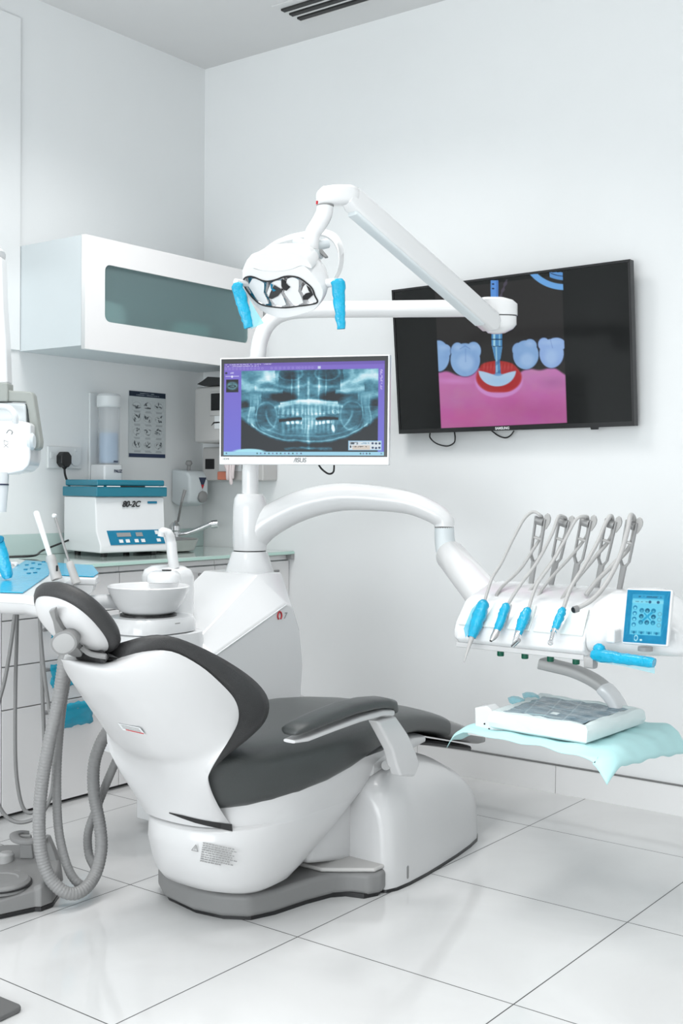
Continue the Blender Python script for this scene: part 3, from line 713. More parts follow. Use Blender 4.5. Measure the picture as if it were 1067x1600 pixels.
for k, yy in enumerate((.0075, .002, -.003)):
    obj('sticker_line', G().prism([p+n_*.0008+x*sx*.027+y*(yy+sy*.0009-sx*.005) for sx, sy in ((-1, -1), (1, -1), (1, 1), (-1, 1))], n_*.0004), 'greymark', ch, flat=True)
def near_pt(px, py):
    P_ = [q[0] for q in (shell_pt(px, py, 'seat_housing'), shell_pt(px, py, 'backrest_shell')) if q[2]]
    o_ = V((0, 0, CH)); p_ = min(P_, key=lambda t_: (t_-o_).length) if P_ else onx(px, py, -2.0)
    return p_+(o_-p_).normalized()*.004
lo_ = [near_pt(*q) for q in [(264, 1271), (285, 1279), (305, 1286), (325, 1291), (345, 1295), (363, 1299)]]
hi_ = [near_pt(*q) for q in [(264, 1269.5), (285, 1274), (305, 1279), (325, 1283), (345, 1286), (362, 1288)]]
vw = V((-.58, .78, -.15))*.008
obj('slot', G().loft([[a_, b_, b_+vw, a_+vw] for a_, b_ in zip(lo_, hi_)]), 'black', ch, ang=30)
# rear hose outlet under the shell
obj('rear_outlet', G().tube([onx(222, 1196, -2.30), onx(204, 1172, -2.30)], [.035, .03], 16), 'dispgrey', ch)
obj('rear_cover', G().prism([onx(*q, -2.2) for q in [(226, 1232), (242, 1262), (246, 1290), (228, 1258)]], (.12, 0, 0)), 'shell', ch, bevel=.008)

# =================================================================== water unit with bowl
UX0, UX1 = -2.82, -2.50
wu = thing('water_unit', (-2.66, 2.85, 0), 'white spittoon cabinet with sloping front and column, behind the chair', 'dental unit')
pf = [(2.62, .02), (2.62, .600), (2.645, .628), (2.93, .818), (3.06, .818), (3.09, .70), (3.105, .50), (3.09, .42), (3.09, .02)]
pfo = [(2.625, .02), (2.625, .56), (2.64, .588), (2.99, .722), (3.03, .705), (3.07, .62), (3.088, .50), (3.08, .42), (3.08, .02)]
g = G().loft([[V((x, y, z)) for y, z in p_] for x, p_ in ((UX0, pf), (UX1-.075, pf), (UX1, pfo))])
obj('body', g, 'unit', wu, bevel=.006, bseg=4)
# the chamfer running along the side and the bright seam under it
sA = V((UX1, 2.64, .580)); sB = V((UX1, 2.995, .716))
g = G().tube([sA+V((.0015, 0, 0)), sB+V((.0015, 0, 0))], .0022, 8); obj('seam', g, 'socket', wu)
obj('lower_step', G().prism([(UX1-.02, 2.70, .10), (UX1-.02, 3.08, .10), (UX1-.02, 3.088, .40), (UX1-.02, 2.70, .30)], (.026, 0, 0)), 'shell', wu, bevel=.004)
lg = onx(437, 962, UX1+.002)
a = [lg+V((0, .010*math.cos(t), .013*math.sin(t))) for t in [math.radians(d) for d in range(-60, 241, 20)]]
obj('arch_mark', G().tube(a, .0028, 6), 'red', wu)
text('model_mark', '7', onx(443, 967, UX1+.002), (0, 1, 0), (0, 0, 1), .030, 'greymark', wu, shear=.3)
CXY = (-2.665, 3.0); TZ = .470
cz = .818
pc = ond(390, 878, 4.06); CXY = (pc.x, pc.y)
obj('collar', G().lathe([(.088, -.03), (.085, 0), (.074, .03), (.064, .062), (.060, .068), (0, .068)], (*CXY, cz), seg=40), 'unit', wu)
obj('collar_gap', G().lathe([(.0565, 0), (.0565, .004)], (*CXY, cz+.068), seg=40), 'black', wu)
# bowl stand
bc = ond(232, 938, 3.62); BZ = bc.z
bs_ = (bc.x, bc.y)
st_ = G().loft([se((bs_[0]+.005, bs_[1]+.02, z), (1, 0, 0), (0, 1, 0), a, b2, 3.4, 36) for z, a, b2 in ((.30, .118, .155), (.60, .12, .155), (.655, .115, .145), (.658, .11, .14))])
obj('bowl_stand', st_, 'unit', wu, ang=45)
# bowl rim at pixel y ~ 915, bottom ~ 962
def zat(px, py, dep): return ond(px, py, dep).z
zr = zat(232, 916, 3.62); zb2 = zat(232, 963, 3.56)
H = zr-zb2
obj('bowl_base', G().loft([se((bs_[0], bs_[1]+.01, z), (1, 0, 0), (0, 1, 0), a, b2, 2.8, 36) for z, a, b2 in ((.66, .112, .13), (.662, .118, .135), (zb2-.018, .118, .135), (zb2-.006, .11, .128), (zb2-.004, .10, .11))]), 'unit', wu, ang=40)
obj('bowl_gasket', G().lathe([(.088, 0), (.088, .006)], (*bs_, zb2-.004), seg=40), 'black', wu)
obj('bowl', G().lathe([(.0, .002), (.07, .002), (.088, .012), (.108, H*.45), (.122, H*.8), (.1275, H), (.124, H+.003), (.119, H-.002), (.105, H*.5), (.08, .022), (.02, .014), (0, .014)], (*bs_, zb2), seg=56), 'unit', wu, ang=60)
obj('slot_mark', G().lathe([(.1185, 0), (.1185, .003)], (bs_[0], bs_[1]+.01, zb2-.022), seg=40), 'greymark', wu)
# back block with spout and cup rest
bb = ond(262, 905, 3.78)
obj('spout_block', G().loft([se((bb.x, bb.y, z), (1, 0, 0), (0, 1, 0), a, b2, 3, 36) for z, a, b2 in ((.5, .085, .07), (zat(262, 900, 3.78), .082, .068), (zat(262, 890, 3.78), .074, .06), (zat(262, 884, 3.78), .05, .042), (zat(262, 883, 3.78), .02, .02))]), 'unit', wu, ang=50)
cr = ond(256, 900, 3.62); zc_ = zat(256, 905, 3.6)
rest = [(248-8, 905), (264-3, 905)]
obj('cup_rest', G().loft([se((cr.x, cr.y, zc_+z), (.8, .6, 0), (-.6, .8, 0), a, b2, 2.8, 36) for z, a, b2 in ((-.012, .045, .055), (-.008, .052, .062), (.012, .050, .060), (.022, .040, .048), (.024, .032, .038))]), 'unit', wu, ang=45)
obj('cup_recess', G().lathe([(.015, 0), (.015, .003), (0, .0032)], (cr.x+.0, cr.y+.012, zc_+.0245), seg=24), 'black', wu)
sd_ = 3.74
obj('filler_spout', G().tube(spline([ond(272, 888, sd_), ond(269, 866, sd_), ond(267, 846, sd_), ond(263, 834, sd_-.01), ond(254, 831, sd_-.02), ond(252, 838, sd_-.02)], 6), [.017]*12+[.0155]*8+[.014]*6+[.012]*5, 16), 'arm', wu)

# ---------------- instrument arm (thick curved arm)
ia = thing('instrument_console', (-1.45, 2.88, TZ-.016), 'white instrument console with touch screen and tray on a thick curved arm', 'dental console')
D0 = 4.06; base = V((*CXY, cz+.072))
p1 = ond(390, 800, D0)
obj('riser', G().lathe([(.0585, 0), (.0600, .02), (.060, .09), (.059, .15), (.055, .180), (.045, .196), (0, .198)], base, seg=40), 'arm', ia)
elb = ond(693, 818, 3.9)
pts = [ond(396, 838, D0-.0), ond(420, 815, D0-.01), ond(470, 790, 4.03), ond(530, 777, 4.0), ond(590, 779, 3.96), ond(640, 786, 3.93), ond(675, 800, 3.905), ond(692, 812, 3.9), ond(694, 822, 3.9)]
sp_ = spline(pts, 8)
obj('curved_arm', G().tube(sp_, lerpl([.055, .056, .053, .048, .043, .0385, .035, .034, .0335], len(sp_)), 28), 'arm', ia)
obj('joint_gap', G().lathe([(.0325, 0), (.0325, .003)], ond(694, 823.5, 3.9)-V((0, 0, .003)), seg=28), 'greymark', ia)
sp_ = spline([ond(694, 824, 3.9), ond(695, 846, 3.9), ond(699, 862, 3.89), ond(712, 880, 3.86)], 6)
obj('elbow', G().tube(sp_, lerpl([.0325, .034, .036, .036], len(sp_)), 24), 'cabside', ia)
u0 = ond(704, 868, 3.83); u1 = ond(772, 950, 3.42)
dr = (u1-u0).normalized()
sp_ = [u0-dr*.028, u0-dr*.02, u0, u0.lerp(u1, .5), u1, u1+dr*.08]
obj('lower_tube', G().tube(sp_, [.026, .040, .050, .053, .056, .056], 28), 'arm', ia)

# ---------------- monitor
mo = thing('monitor', ond(475, 645, 3.8), 'small white desktop monitor with dental x-ray on a purple screen, on the pole', 'monitor')
MTL, MTR, MBR, MBL = ond(343.5, 559.5, 3.875), ond(605.5, 557.5, 3.725), ond(607.5, 727, 3.725), ond(344.5, 722, 3.875)
# make it a true rectangle
mx_ = ((MTR-MTL)+(MBR-MBL)).normalized(); my_ = V((0, 0, 1)); mx_.z = 0; mx_.normalize(); mnv = mx_.cross(my_).normalized()  # pointing to viewer?
if mnv.dot(V((0, 0, CH))-MTL) < 0: mnv = -mnv
mc = (MTL+MTR+MBR+MBL)/4
def mp(px, py, lift=0): return onp(px, py, mc, mnv)+mnv*lift
TLm, BRm = mp(343.5, 559.5), mp(607.5, 727)
mw_ = (BRm-TLm).dot(mx_); mh = (TLm-BRm).z
def ml(u, v_, lift=0): return TLm + mx_*(u*mw_) - my_*(v_*mh) + mnv*lift   # fractions of the front
def slab(u0, v0, u1, v1, z0, z1): return G().prism([ml(u0, v0, z0), ml(u1, v0, z0), ml(u1, v1, z0), ml(u0, v1, z0)], mnv*(z1-z0))
obj('housing', slab(0, 0, 1, 1, -.022, 0), 'unit', mo, bevel=.003)
obj('rear_bulge', slab(.25, .25, .75, .9, -.05, -.022), 'unit', mo, bevel=.01)
obj('black_border', slab(.010, .012, .990, .925, 0, .0012), 'black', mo)
SX0, SY0, SX1, SY1 = .028, .055, .972, .912
def xray(X, Y):   # X,Y in 0..1067 x 0..854 picture space
    C = np.zeros(X.shape+(3,)); put(C, np.ones(X.shape), (.46, .42, .82))
    C += ((Y-300)/3500)[..., None]*np.array([-.3, .2, .3])
    put(C, sm(Y-124, 3), (.50, .42, .80)); put(C, sm(Y-100, 2), (.44, .36, .72))
    def texty(x0, x1, y, h, seed, col, dens=.45, op=.8):
        m_ = sm(boxd(X, Y, x0, y, x1, y+h), 1)*(vnoise(X, Y, 6, seed) > dens); put(C, m_*op, col)
    texty(70, 355, 86, 5, 1, (.85, .85, .95)); texty(66, 265, 96, 5, 2, (.85, .85, .95))
    for k, x in enumerate(list(range(72, 300, 21))+list(range(335, 480, 24))+[492, 510, 528, 547, 565]): put(C, sm(np.abs(ell(X, Y, x, 113, 5, 5))-1.2, 1)*.5, (.75, .72, .92))
    put(C, sm(boxd(X, Y, 595, 106, 611, 121), 1), (.8, .85, .95)); 
    put(C, sm(ell(X, Y, 74, 137, 7, 6), 1), (.12, .12, .25)); texty(95, 118, 132, 9, 8, (.8, .8, .95), .4)
    put(C, sm(boxd(X, Y, 70, 154, 148, 158), 1), (.80, .80, .95)); put(C, sm(ell(X, Y, 108, 158, 6, 7), 1), (.9, .9, 1))
    # right strip text
    texty(937, 951, 130, 70, 9, (.80, .76, .95), .42); texty(938, 950, 205, 40, 10, (.75, .7, .92), .5)
    # x-ray area
    x0, x1, y0, y1 = 162, 928, 126, 597
    Xo, Yo = X, Y; X = Xo+14*(fbm(Xo, Yo, 70, 71)-.5); Y = Yo+16*(fbm(Xo, Yo, 80, 77)-.5)
    u = (X-545)/383.; v = (Y-360)/235.; au = np.abs(u); W = lambda a, b_, c: 1/(1+np.exp(-(a-b_)/c))
    D = .40+.14*np.exp(-(au/.5)**2)*np.exp(-((v-.1)/.5)**2)+.22*(fbm(X, Y, 90, 21)-.5)+.18*(fbm(X*.5, Y*2.5, 40, 22)-.5)
    D = D + .30*np.exp(-((v+.72+.12*np.sin(u*9))**2)/.018)*(au > .45)*(.7+.6*fbm(X, Y*4, 60, 3))   # top streaks
    D += .18*np.exp(-((v+.95)**2)/.05)*(au > .5)
    D -= .16*np.exp(-((au-.27)**2/.03+(v+.85)**2/.05))                                            # orbits
    for k in (.18, .36): D += .14*np.exp(-((np.sqrt(((au-.27)/k)**2+((v+.92)/(k*1.0))**2)-1)**2)/.01)
    D += .30*np.exp(-(au/.018)**2)*np.exp(-((v+.5)/.28)**2) + .16*np.exp(-((au-.16)/.04)**2)*np.exp(-((v+.65)/.3)**2)  # septum
    D += .22*np.exp(-((np.abs(au-.2)-.05)/.012)**2)*np.exp(-((v+.55)/.3)**2)
    D -= .38*sm(ell(au*300, v*235, 105, -78, 52, 26, -.1), 10)                                     # sinuses
    D += .42*np.exp(-((v+.235-.36*u*u+.02)**2)/.0011)*(au < .42)                                    # palate arc
    D += .26*np.exp(-((v+.20-.40*u*u)**2)/.0015)*(au < .5)
    D += .26*np.exp(-((v+.47+.25*(au-.5))**2)/.004)*(au > .38)*(au < .8)                             # zygoma
    D += .20*np.exp(-((v+.35)**2)/.01)*(au > .70)
    D -= .22*sm(ell(au*300, v*235, 285, -38, 18, 34, .2), 8)
    # condyle and ramus
    rx = .86-.10*np.clip((v+.3)/.9, 0, 1)
    rx = rx+.05*np.sin(v*5); win = W(v, -.30, .05)*(1-W(v, .38, .08)); D += .13*np.exp(-((au-rx)/.05)**2)*win
    D += .15*np.exp(-((np.abs(au-rx)-.055)/.010)**2)*win*(.6+.8*fbm(X, Y, 40, 5))
    D -= .10*sm(ell(au*300, v*235, 215, 30, 45, 60, -.4), 15)
    D += .24*np.exp(-((au-.60+.32*(v-.2)+.9*(v-.2)**2)/.018)**2)*W(v, .02, .04)*(1-W(v, .36, .05)) + .12*np.exp(-((np.sqrt(((au-.62)/.16)**2+((v-.12)/.34)**2)-1)/.07)**2)
    # mandible lower border
    bow = .80-.62*au**2.4
    D += .24*np.exp(-((v-bow+.05)/.022)**2)*(au < .85) + .12*np.exp(-((v-bow+.17)/.02)**2)*(au < .7)
    D -= .42*sm((bow-v)*200, 12)
    D += .35*np.exp(-((v-.92)/.05)**2)*(au < .35)*(.5+fbm(X*1.3, Y*3, 30, 7)) 
    D -= .16*np.exp(-((v-.40)**2)/.01)*(au > .86)
    D += .25*fbm(X, Y, 55, 31)*(au > .8)*(v > -.1)*(v < .4)
    # teeth: upper and lower rows
    px_ = X; tb = (vnoise(px_, Y*0+3, 17, 40) > .0)
    col_ = .5+.5*np.cos((X-545+9*(vnoise(Xo, Yo*0, 30, 6)-.5))/(19+6*np.abs(Xo-545)/200)*2*PI); amp = .5+.9*vnoise(Xo, Yo, 24, 13)
    up_ = (au < .45)*sm((np.abs(v+.0+.04*0-.00+.02)-.115)*200, 6)
    wu_ = .045-.0*u; lineu = .10-.12*u*u; linel = .235+.0*u
    upm = (au < .44)*sm((np.abs(v-(-.03-.14*u*u*0))-.125)*235, 5)*(v < lineu)
    D += upm*amp*(.06+.26*col_*(.2+.8*np.clip((v+.16)/.22, 0, 1)))
    crown = (au < .45)*sm((np.abs(v-(.105+.16*u*u*(u < 0)))-.032)*235, 4)*(~((u > .27)))
    D += crown*amp*(.24*col_**.5)*((u < -.10)*1.+(np.abs(u) <= .12)*.4+(u > .12)*.8)
    gap = np.exp(-((v-.20+.02*0+.10*np.minimum(0, u+.1))**2)/.0009)*(au > .10)*(au < .43); D -= .55*gap
    D += .20*np.exp(-((v-.19)/.05)**2)*(au < .12)*(.5+.6*col_)
    lowm = (au < .42)*sm((np.abs(v-.40)-.17)*235, 8); D += lowm*amp*(.02+.24*col_*np.clip(1.3-(v-.22)/.34, 0, 1.2)*.8)
    cl = (au > .10)*(au < .34)*sm((np.abs(v-.285+.1*(au-.3)))*235-8, 3)*col_**.35; D += .45*cl
    D += .6*sm(ell(X, Y, 683, 463, 8, 18, -.2), 4) + .4*sm(np.abs(ell(X, Y, 690, 368, 12, 14)), 3)
    D += .22*np.exp(-(u/.022)**2)*(v > .35)*(v < .95)
    D += .10*(fbm(X, Y, 16, 60)-.5)
    D += .16*(fbm(X, Y, 45, 91)-.5)+.10*(fbm(X, Y*2, 14, 92)-.5); D = np.clip((D-.5)*1.25+.47, 0, 1.1); X, Y = Xo, Yo
    rr = np.stack([np.interp(D, [0, .3, .5, .75, 1], [.03, .14, .30, .62, .93]), np.interp(D, [0, .3, .5, .75, 1], [.08, .36, .56, .84, .98]), np.interp(D, [0, .3, .5, .75, 1], [.12, .44, .65, .90, 1.0])], -1)
    mk = sm(boxd(X, Y, x0, y0, x1, y1), 1)[..., None]; C[:] = C*(1-mk)+rr*mk
    # thumbnail
    put(C, sm(boxd(X, Y, 74, 175, 145, 249), 1), (.03, .04, .07)); put(C, sm(ell(X, Y, 109, 212, 34, 24), 6)*(.4+.6*fbm(X, Y, 9, 50)), (.45, .7, .75))
    put(C, sm(np.abs(ell(X, Y, 109, 214, 18, 6))-1.5, 1), (.05, .1, .14))
    # dialog
    put(C, sm(boxd(X, Y, 767, 533, 949, 588), 1), (.62, .80, .92)); put(C, sm(boxd(X, Y, 773, 538, 944, 583), 1), (.86, .90, .93))
    put(C, sm(boxd(X, Y, 790, 560, 886, 585), 1), (.84, .80, .76)); texty(777, 820, 541, 13, 12, (.1, .15, .2), .35); texty(826, 882, 543, 9, 13, (.5, .65, .75), .4); texty(792, 868, 564, 6, 14, (.3, .3, .3), .45)
    for xx, yy in ((900, 548), (919, 549), (938, 549), (901, 573), (919, 575), (937, 573)): put(C, sm(ell(X, Y, xx, yy, 6, 6), 1.5), (.1, .2, .35))
    put(C, sm(ell(X, Y, 780, 567, 4, 7), 1), (.05, .05, .1))
    # taskbar
    put(C, sm(boxd(X, Y, 60, 596, 970, 640), 1), (.62, .84, .93)); put(C, sm(ell(X, Y, 210, 596, 90, 17), 3)*(Y < 598), (.66, .90, .96))
    for k, xx in enumerate((78, 256, 276, 300, 323, 345, 368, 390, 414, 436, 459, 482, 505, 835, 850, 868, 885, 948)): put(C, sm(ell(X, Y, xx, 606, 4.5, 4.5), 1.2)*.8, [(.2, .25, .4), (.1, .3, .3), (.4, .45, .6)][k % 3])
    return C
scr = picture('screen', ml(SX0, SY0, .0018), ml(SX1, SY0, .0018), ml(SX1, SY1, .0018), ml(SX0, SY1, .0018), 420, 260, xray, 'pcscreen', mo, 62, 962, 82, 617)
text('maker_mark', '/ISUS', ml(.448, .975, .0008), mx_, my_, .020, 'greymark', mo, shear=.1, bold=.0006)
text('port_mark', 'HDMI', ml(.022, .955, .0008), mx_, my_, .009, 'greymark', mo)
rear = ml(.42, .55, -.05)
obj('mount_arm', G().tube([rear+mnv*.01, V((CXY[0]+.0, CXY[1], rear.z))], .022, 16), 'arm', mo)
obj('mount_collar', G().lathe([(.036, -.05), (.038, -.045), (.038, .045), (.036, .05)], (CXY[0], CXY[1], rear.z), seg=24), 'arm', mo)
cb = [mp(492, 722, -.03), mp(498, 732, -.03), mp(509, 740, -.03), mp(517, 737, -.03), mp(518, 724, -.03)]
obj('cable', G().tube(spline(cb, 6), .0032, 8), 'black', mo)

# ---------------- operating lamp
la = thing('dental_lamp', (*CXY, base.z+.12), 'white dental operating lamp on jointed arms with blue-wrapped grips', 'lamp')
Dp = math.hypot(*CXY)
def pol(px, py): return ond(px, py, 4.06)
jz = ond(785, 484, 3.75)
pts = [V((*CXY, base.z+.1)), V((*CXY, 1.15)), pol(393, 700), pol(396, 640), pol(400, 590), pol(403, 555), pol(407, 530), pol(418, 507), pol(440, 490.5), ond(480, 484.5, 4.02), ond(600, 483, 3.9), ond(700, 482, 3.82), ond(765, 481, 3.765)]
sp_ = spline(pts, 8)
rr_ = .0285
obj('pole', G().tube(sp_, rr_, 24), 'arm', la)
# wall-side joint: upper and lower half
ju = thing_c = None
jx = V((.797, .604, 0)); jy = V((-.604, .797, 0))
def jring(px, py, dep, a, b2, e=3): c = ond(px, py, dep); return se(c, jx, jy, a, b2, e, 32)
Dj = 3.74
g = G().loft([jring(782, 494, Dj, .050, .040), jring(782, 493.5, Dj, .0535, .042), jring(782, 476, Dj, .0535, .042), jring(776, 470, Dj, .052, .040), jring(770, 466, Dj, .038, .030), jring(768, 465, Dj, .02, .016)])
obj('arm_joint', g, 'arm', la, ang=40)
obj('joint_gap', G().loft([jring(782, 496, Dj, .051, .040), jring(782, 493.6, Dj, .051, .040)]), 'black', la)
g = G().loft([jring(781, 495.5, Dj, .0525, .042), jring(781, 508, Dj, .0525, .042), jring(779, 514, Dj, .046, .038), jring(776, 520, Dj, .028, .024), jring(775, 521.5, Dj, .012, .012)])
obj('lower_joint', g, 'arm', la, ang=40)
# spring arm: rectangular tapered bar
A0 = ond(766, 503, 3.70); A1 = ond(552, 313, 3.30)
ad = (A0-A1).normalized(); side = ad.cross(V((0, 0, 1))).normalized(); upv = side.cross(ad).normalized()
def bar(p, hw, hh): return se(p, upv, side, hh, hw, 6, 28)
g = G().loft([bar(A0+ad*.02, .024, .020), bar(A0, .026, .033), bar(A0.lerp(A1, .5), .026, .0335), bar(A1, .025, .032), bar(A1-ad*.02, .022, .022)])
obj('spring_arm', g, 'arm', la, ang=40)
g = G().loft([bar(A0-ad*.04-upv*.024, .020, .014), bar(A1+ad*.015-upv*.030, .019, .012), bar(A1+ad*.01-upv*.028, .015, .008)])
obj('underside_cover', g, 'cabside', la, ang=40)
# top knuckle
k0 = ond(508, 307, 3.28); k1 = ond(552, 306, 3.30)
kd = (k1-k0).normalized(); ks = kd.cross(V((0, 0, 1))).normalized()
g = G().loft([se(k0+kd*x_+V((0, 0, z_)), V((0, 0, 1)), ks, a, b2, 3, 28) for x_, z_, a, b2 in ((-.025, -.006, .012, .012), (-.022, -.004, .020, .022), (-.010, 0, .027, .030), (.03, .0025, .029, .031), (.07, .002, .028, .030), (.092, .0, .022, .025), (.098, -.002, .012, .014))])
obj('knuckle', g, 'arm', la, ang=60)
obj('knuckle_mark', G().tube([ond(495.5, 314, 3.24), ond(495, 319, 3.24)], .003, 8), 'red', la)
obj('knuckle_gap', G().lathe([(.0245, 0), (.0245, .003)], ond(508, 322.5, 3.28), seg=28), 'greymark', la)
sp_ = spline([ond(508, 322.5, 3.28), ond(506, 335, 3.28), ond(498, 350, 3.28), ond(489, 364, 3.28), ond(487, 378, 3.28), ond(487, 391, 3.28)], 6)
obj('neck_tube', G().tube(sp_, lerpl([.024, .024, .0235, .0225, .021, .0205], len(sp_)), 24), 'arm', la)
obj('neck_collar', G().lathe([(.030, 0), (.032, .003), (.032, .017), (.026, .02), (0, .02)], ond(488, 403, 3.28), seg=28), 'cabside', la)
obj('lock_lever', G().prism([ond(*q, 3.25) for q in [(499, 389), (503, 389), (513, 401), (508, 402), (500, 395)]], V((-.604, .797, 0))*.02), 'steelm', la, bevel=.002)
# head
hn2 = V((.26*.87, -.966*.87, -.49)).normalized(); uu = V((.966, .26, 0)).normalized(); vv = uu.cross(hn2)*-1
if vv.z < 0: vv = -vv
LC = ond(442, 446, 3.20)
def lp(px, py, lift=0): return onp(px, py, LC, hn2)+hn2*lift
outl = [(379, 425), (384, 413), (395, 418), (412, 422), (435, 423), (455, 420), (472, 414), (480, 417), (492, 430), (503, 446), (506, 458), (502, 470), (492, 483), (470, 491), (446, 496), (425, 493), (405, 482), (389, 464), (380, 445)]
face = spline([lp(*q) for q in outl]+[lp(*outl[0])], 4)[:-1]
fc = sum(face, V((0, 0, 0)))/len(face)
def shrink(P, k, off, hi=0): return [fc+(p-fc)*k+off+vv*hi for p in P]
# body shell behind the face: bulges up and backward
def back(P, k, d, rise): 
    out = []
    for p in P:
        q = p-fc; vv_ = q.dot(vv); uu_ = q.dot(uu); 
        out.append(fc+uu*uu_*k+vv*(vv_*k+rise)-hn2*d)
    return out
g = G().loft([back(face, .985, -.004, 0), back(face, 1.0, 0, 0), back(face, 1.03, .02, .004), back(face, 1.0, .05, .012), back(face, .86, .085, .020), back(face, .55, .112, .022), back(face, .2, .122, .02)])
obj('head_housing', g, 'arm', la, ang=50)
topc = [(379, 424), (388, 405), (405, 396), (430, 393), (460, 393), (478, 402), (488, 418), (472, 414), (455, 420), (435, 423), (412, 422), (395, 418)]
tc_ = spline([lp(*q, .002) for q in topc]+[lp(*topc[0], .002)], 4)[:-1]; tcc = sum(tc_, V((0, 0, 0)))/len(tc_)
g = G().loft([[p+hn2*.003 for p in tc_], [p for p in tc_], [p-hn2*.03+vv*.0 for p in tc_], [tcc+(p-tcc)*.9-hn2*.08 for p in tc_], [tcc+(p-tcc)*.5-hn2*.105 for p in tc_]])
obj('brow_cover', g, 'arm', la, ang=40)
gl = [(381, 441), (383, 434), (390, 431), (398, 432), (410, 437), (420, 438.5), (432, 436), (444, 431.5), (455, 430.5), (468, 433), (480, 441), (489, 450), (493, 461), (497, 471), (484, 475), (468, 477), (447, 479.5), (425, 478), (408, 474), (395, 463), (386, 451)]
gp = spline([lp(*q, .006) for q in gl]+[lp(*gl[0], .006)], 4)[:-1]; gc = sum(gp, V((0, 0, 0)))/len(gp)
obj('lens_rim', G().tube(gp+[gp[0]], .0022, 8, cap=False), 'black', la)
# reflector: vertical facets of mirror set in a shallow dish
g = G(); n1 = [gc+(p-gc)*.99-hn2*.001 for p in gp]
ins = lambda q, k, d: gc+(q-gc)*k-hn2*d
facet = G()
U = [(p-gc).dot(uu) for p in gp]; umin, umax = min(U), max(U)
def vspan(u_):
    vs_ = []
    for i in range(len(gp)):
        a, b2 = gp[i]-gc, gp[(i+1) % len(gp)]-gc; ua, ub = a.dot(uu), b2.dot(uu)
        if (ua-u_)*(ub-u_) <= 0 and abs(ua-ub) > 1e-9: t = (u_-ua)/(ub-ua); vs_.append((a+(b2-a)*t).dot(vv))
    return (min(vs_), max(vs_)) if vs_ else (0, 0)
NU, NV = 56, 10; grid = []
for i in range(NU+1):
    u_ = umin+(umax-umin)*(.002+.996*i/NU); a, b2 = vspan(u_); row = []
    for j in range(NV+1):
        t = j/NV; v_ = a+(b2-a)*t
        kink = abs(((u_*38)+(.5-abs(t-.5))*1.2) % 2-1)
        dpt = .0035+.004*math.sin(PI*t)*(.3)+.0045*kink*min(1, 6*t*(1-t)*2)
        row.append(gc+uu*u_+vv*v_+hn2*(.003-dpt*.9))
    grid.append(row)
facet.loft(grid, cap=False, closed=False)
obj('reflector', facet, 'mirror', la, ang=25)
def lens_poly(name, P, m_, lift): obj(name, G().prism([lp(*q, lift) for q in P], hn2*.0012), m_, la, ang=30)
lens_poly('bulb_guard', [(441, 435), (446, 438), (451, 444), (455, 447), (449, 453), (444, 451), (441, 445)], 'black', .0065)
lens_poly('bulb_guard', [(421, 464), (424, 455), (430, 444), (443, 452), (436, 461), (426, 466)], 'vinylside', .0062)
lens_poly('bulb_guard', [(474, 462), (479, 457), (487, 455), (491, 459), (482, 467), (475, 467)], 'black', .0062)
lens_poly('bulb_guard', [(480, 444), (484, 454), (490, 458), (486, 449)], 'black', .0062)
lens_poly('blue_mark', [(424, 441), (428, 443), (427, 448), (433, 452), (429, 454), (425, 449)], 'tealp', .0078)
# yoke ring behind the head
yk = [(396, 408), (412, 392), (436, 376), (465, 368), (497, 364), (516, 369), (527, 383), (531, 402), (529, 422), (523, 436)]
yd = [3.27, 3.30, 3.33, 3.34, 3.34, 3.32, 3.29, 3.26, 3.235, 3.20]
yp = spline([ond(*q, d_) for q, d_ in zip(yk, yd)], 6)
yb = G().loft([[p+V((0, 0, .0)), p+V((0, 0, .006))+hn2*.004, p+hn2*.011, p+hn2*.009-V((0, 0, .006)), p-hn2*.034-V((0, 0, .006)), p-hn2*.034] for p in yp])
obj('yoke', yb, 'arm', la, ang=50)
obj('yoke_bridge', G().tube([ond(462, 378, 3.33), ond(487, 386, 3.29), ond(512, 380, 3.31)], .014, 12), 'cabside', la)
# grips
hl = [ond(373, 440, 3.2), ond(368, 445, 3.2)]
def grip(px0, py0, px1, py1, w0, w1, w2, dep, ax, nm):
    A = ond(px0, py0, dep); B = ond(px1, py1, dep-.0)
    d_ = (B-A).normalized(); s1 = V((.797, .604, 0)); s1 = (s1-d_*s1.dot(d_)).normalized(); s2 = d_.cross(s1)
    rs = random.Random(int(px0)); R_ = []
    N_ = 16
    for k in range(N_+1):
        t = k/N_; w_ = (w0+(w1-w0)*min(1, t*2.2) if t < .45 else w1+(w2-w1)*(t-.45)/.55); w_ *= (.55 if k == 0 else 1)*(1+rs.uniform(-.07, .07))
        R_.append(se(A.lerp(B, t)+s1*rs.uniform(-.0012, .0012), s1, s2, w_, w_*.62, 3, 18))
    h = obj('grip', G().loft(R_), 'cyan', la, ang=50)
    return h, A, B
grip(369, 442, 389, 512, .016, .017, .0125, 3.20, 0, 'l'); grip(528, 436, 533, 514, .020, .0165, .0115, 3.14, 0, 'r')
obj('grip_shaft', G().tube([ond(368, 440, 3.2), ond(388, 444, 3.24)], .009, 10), 'arm', la)
obj('grip_shaft', G().tube([ond(505, 443, 3.20), ond(526, 441, 3.15)], .012, 12), 'arm', la)
g = G().prism([ond(*q, 3.2) for q in [(390, 468), (400, 486), (412, 505), (392, 514), (389, 495)]], (.002, -.002, 0)); obj('loose_film', g, 'cyanp', la, flat=True)

# =================================================================== instrument console
cn = ia
CX0, CX1 = -1.690, -1.292
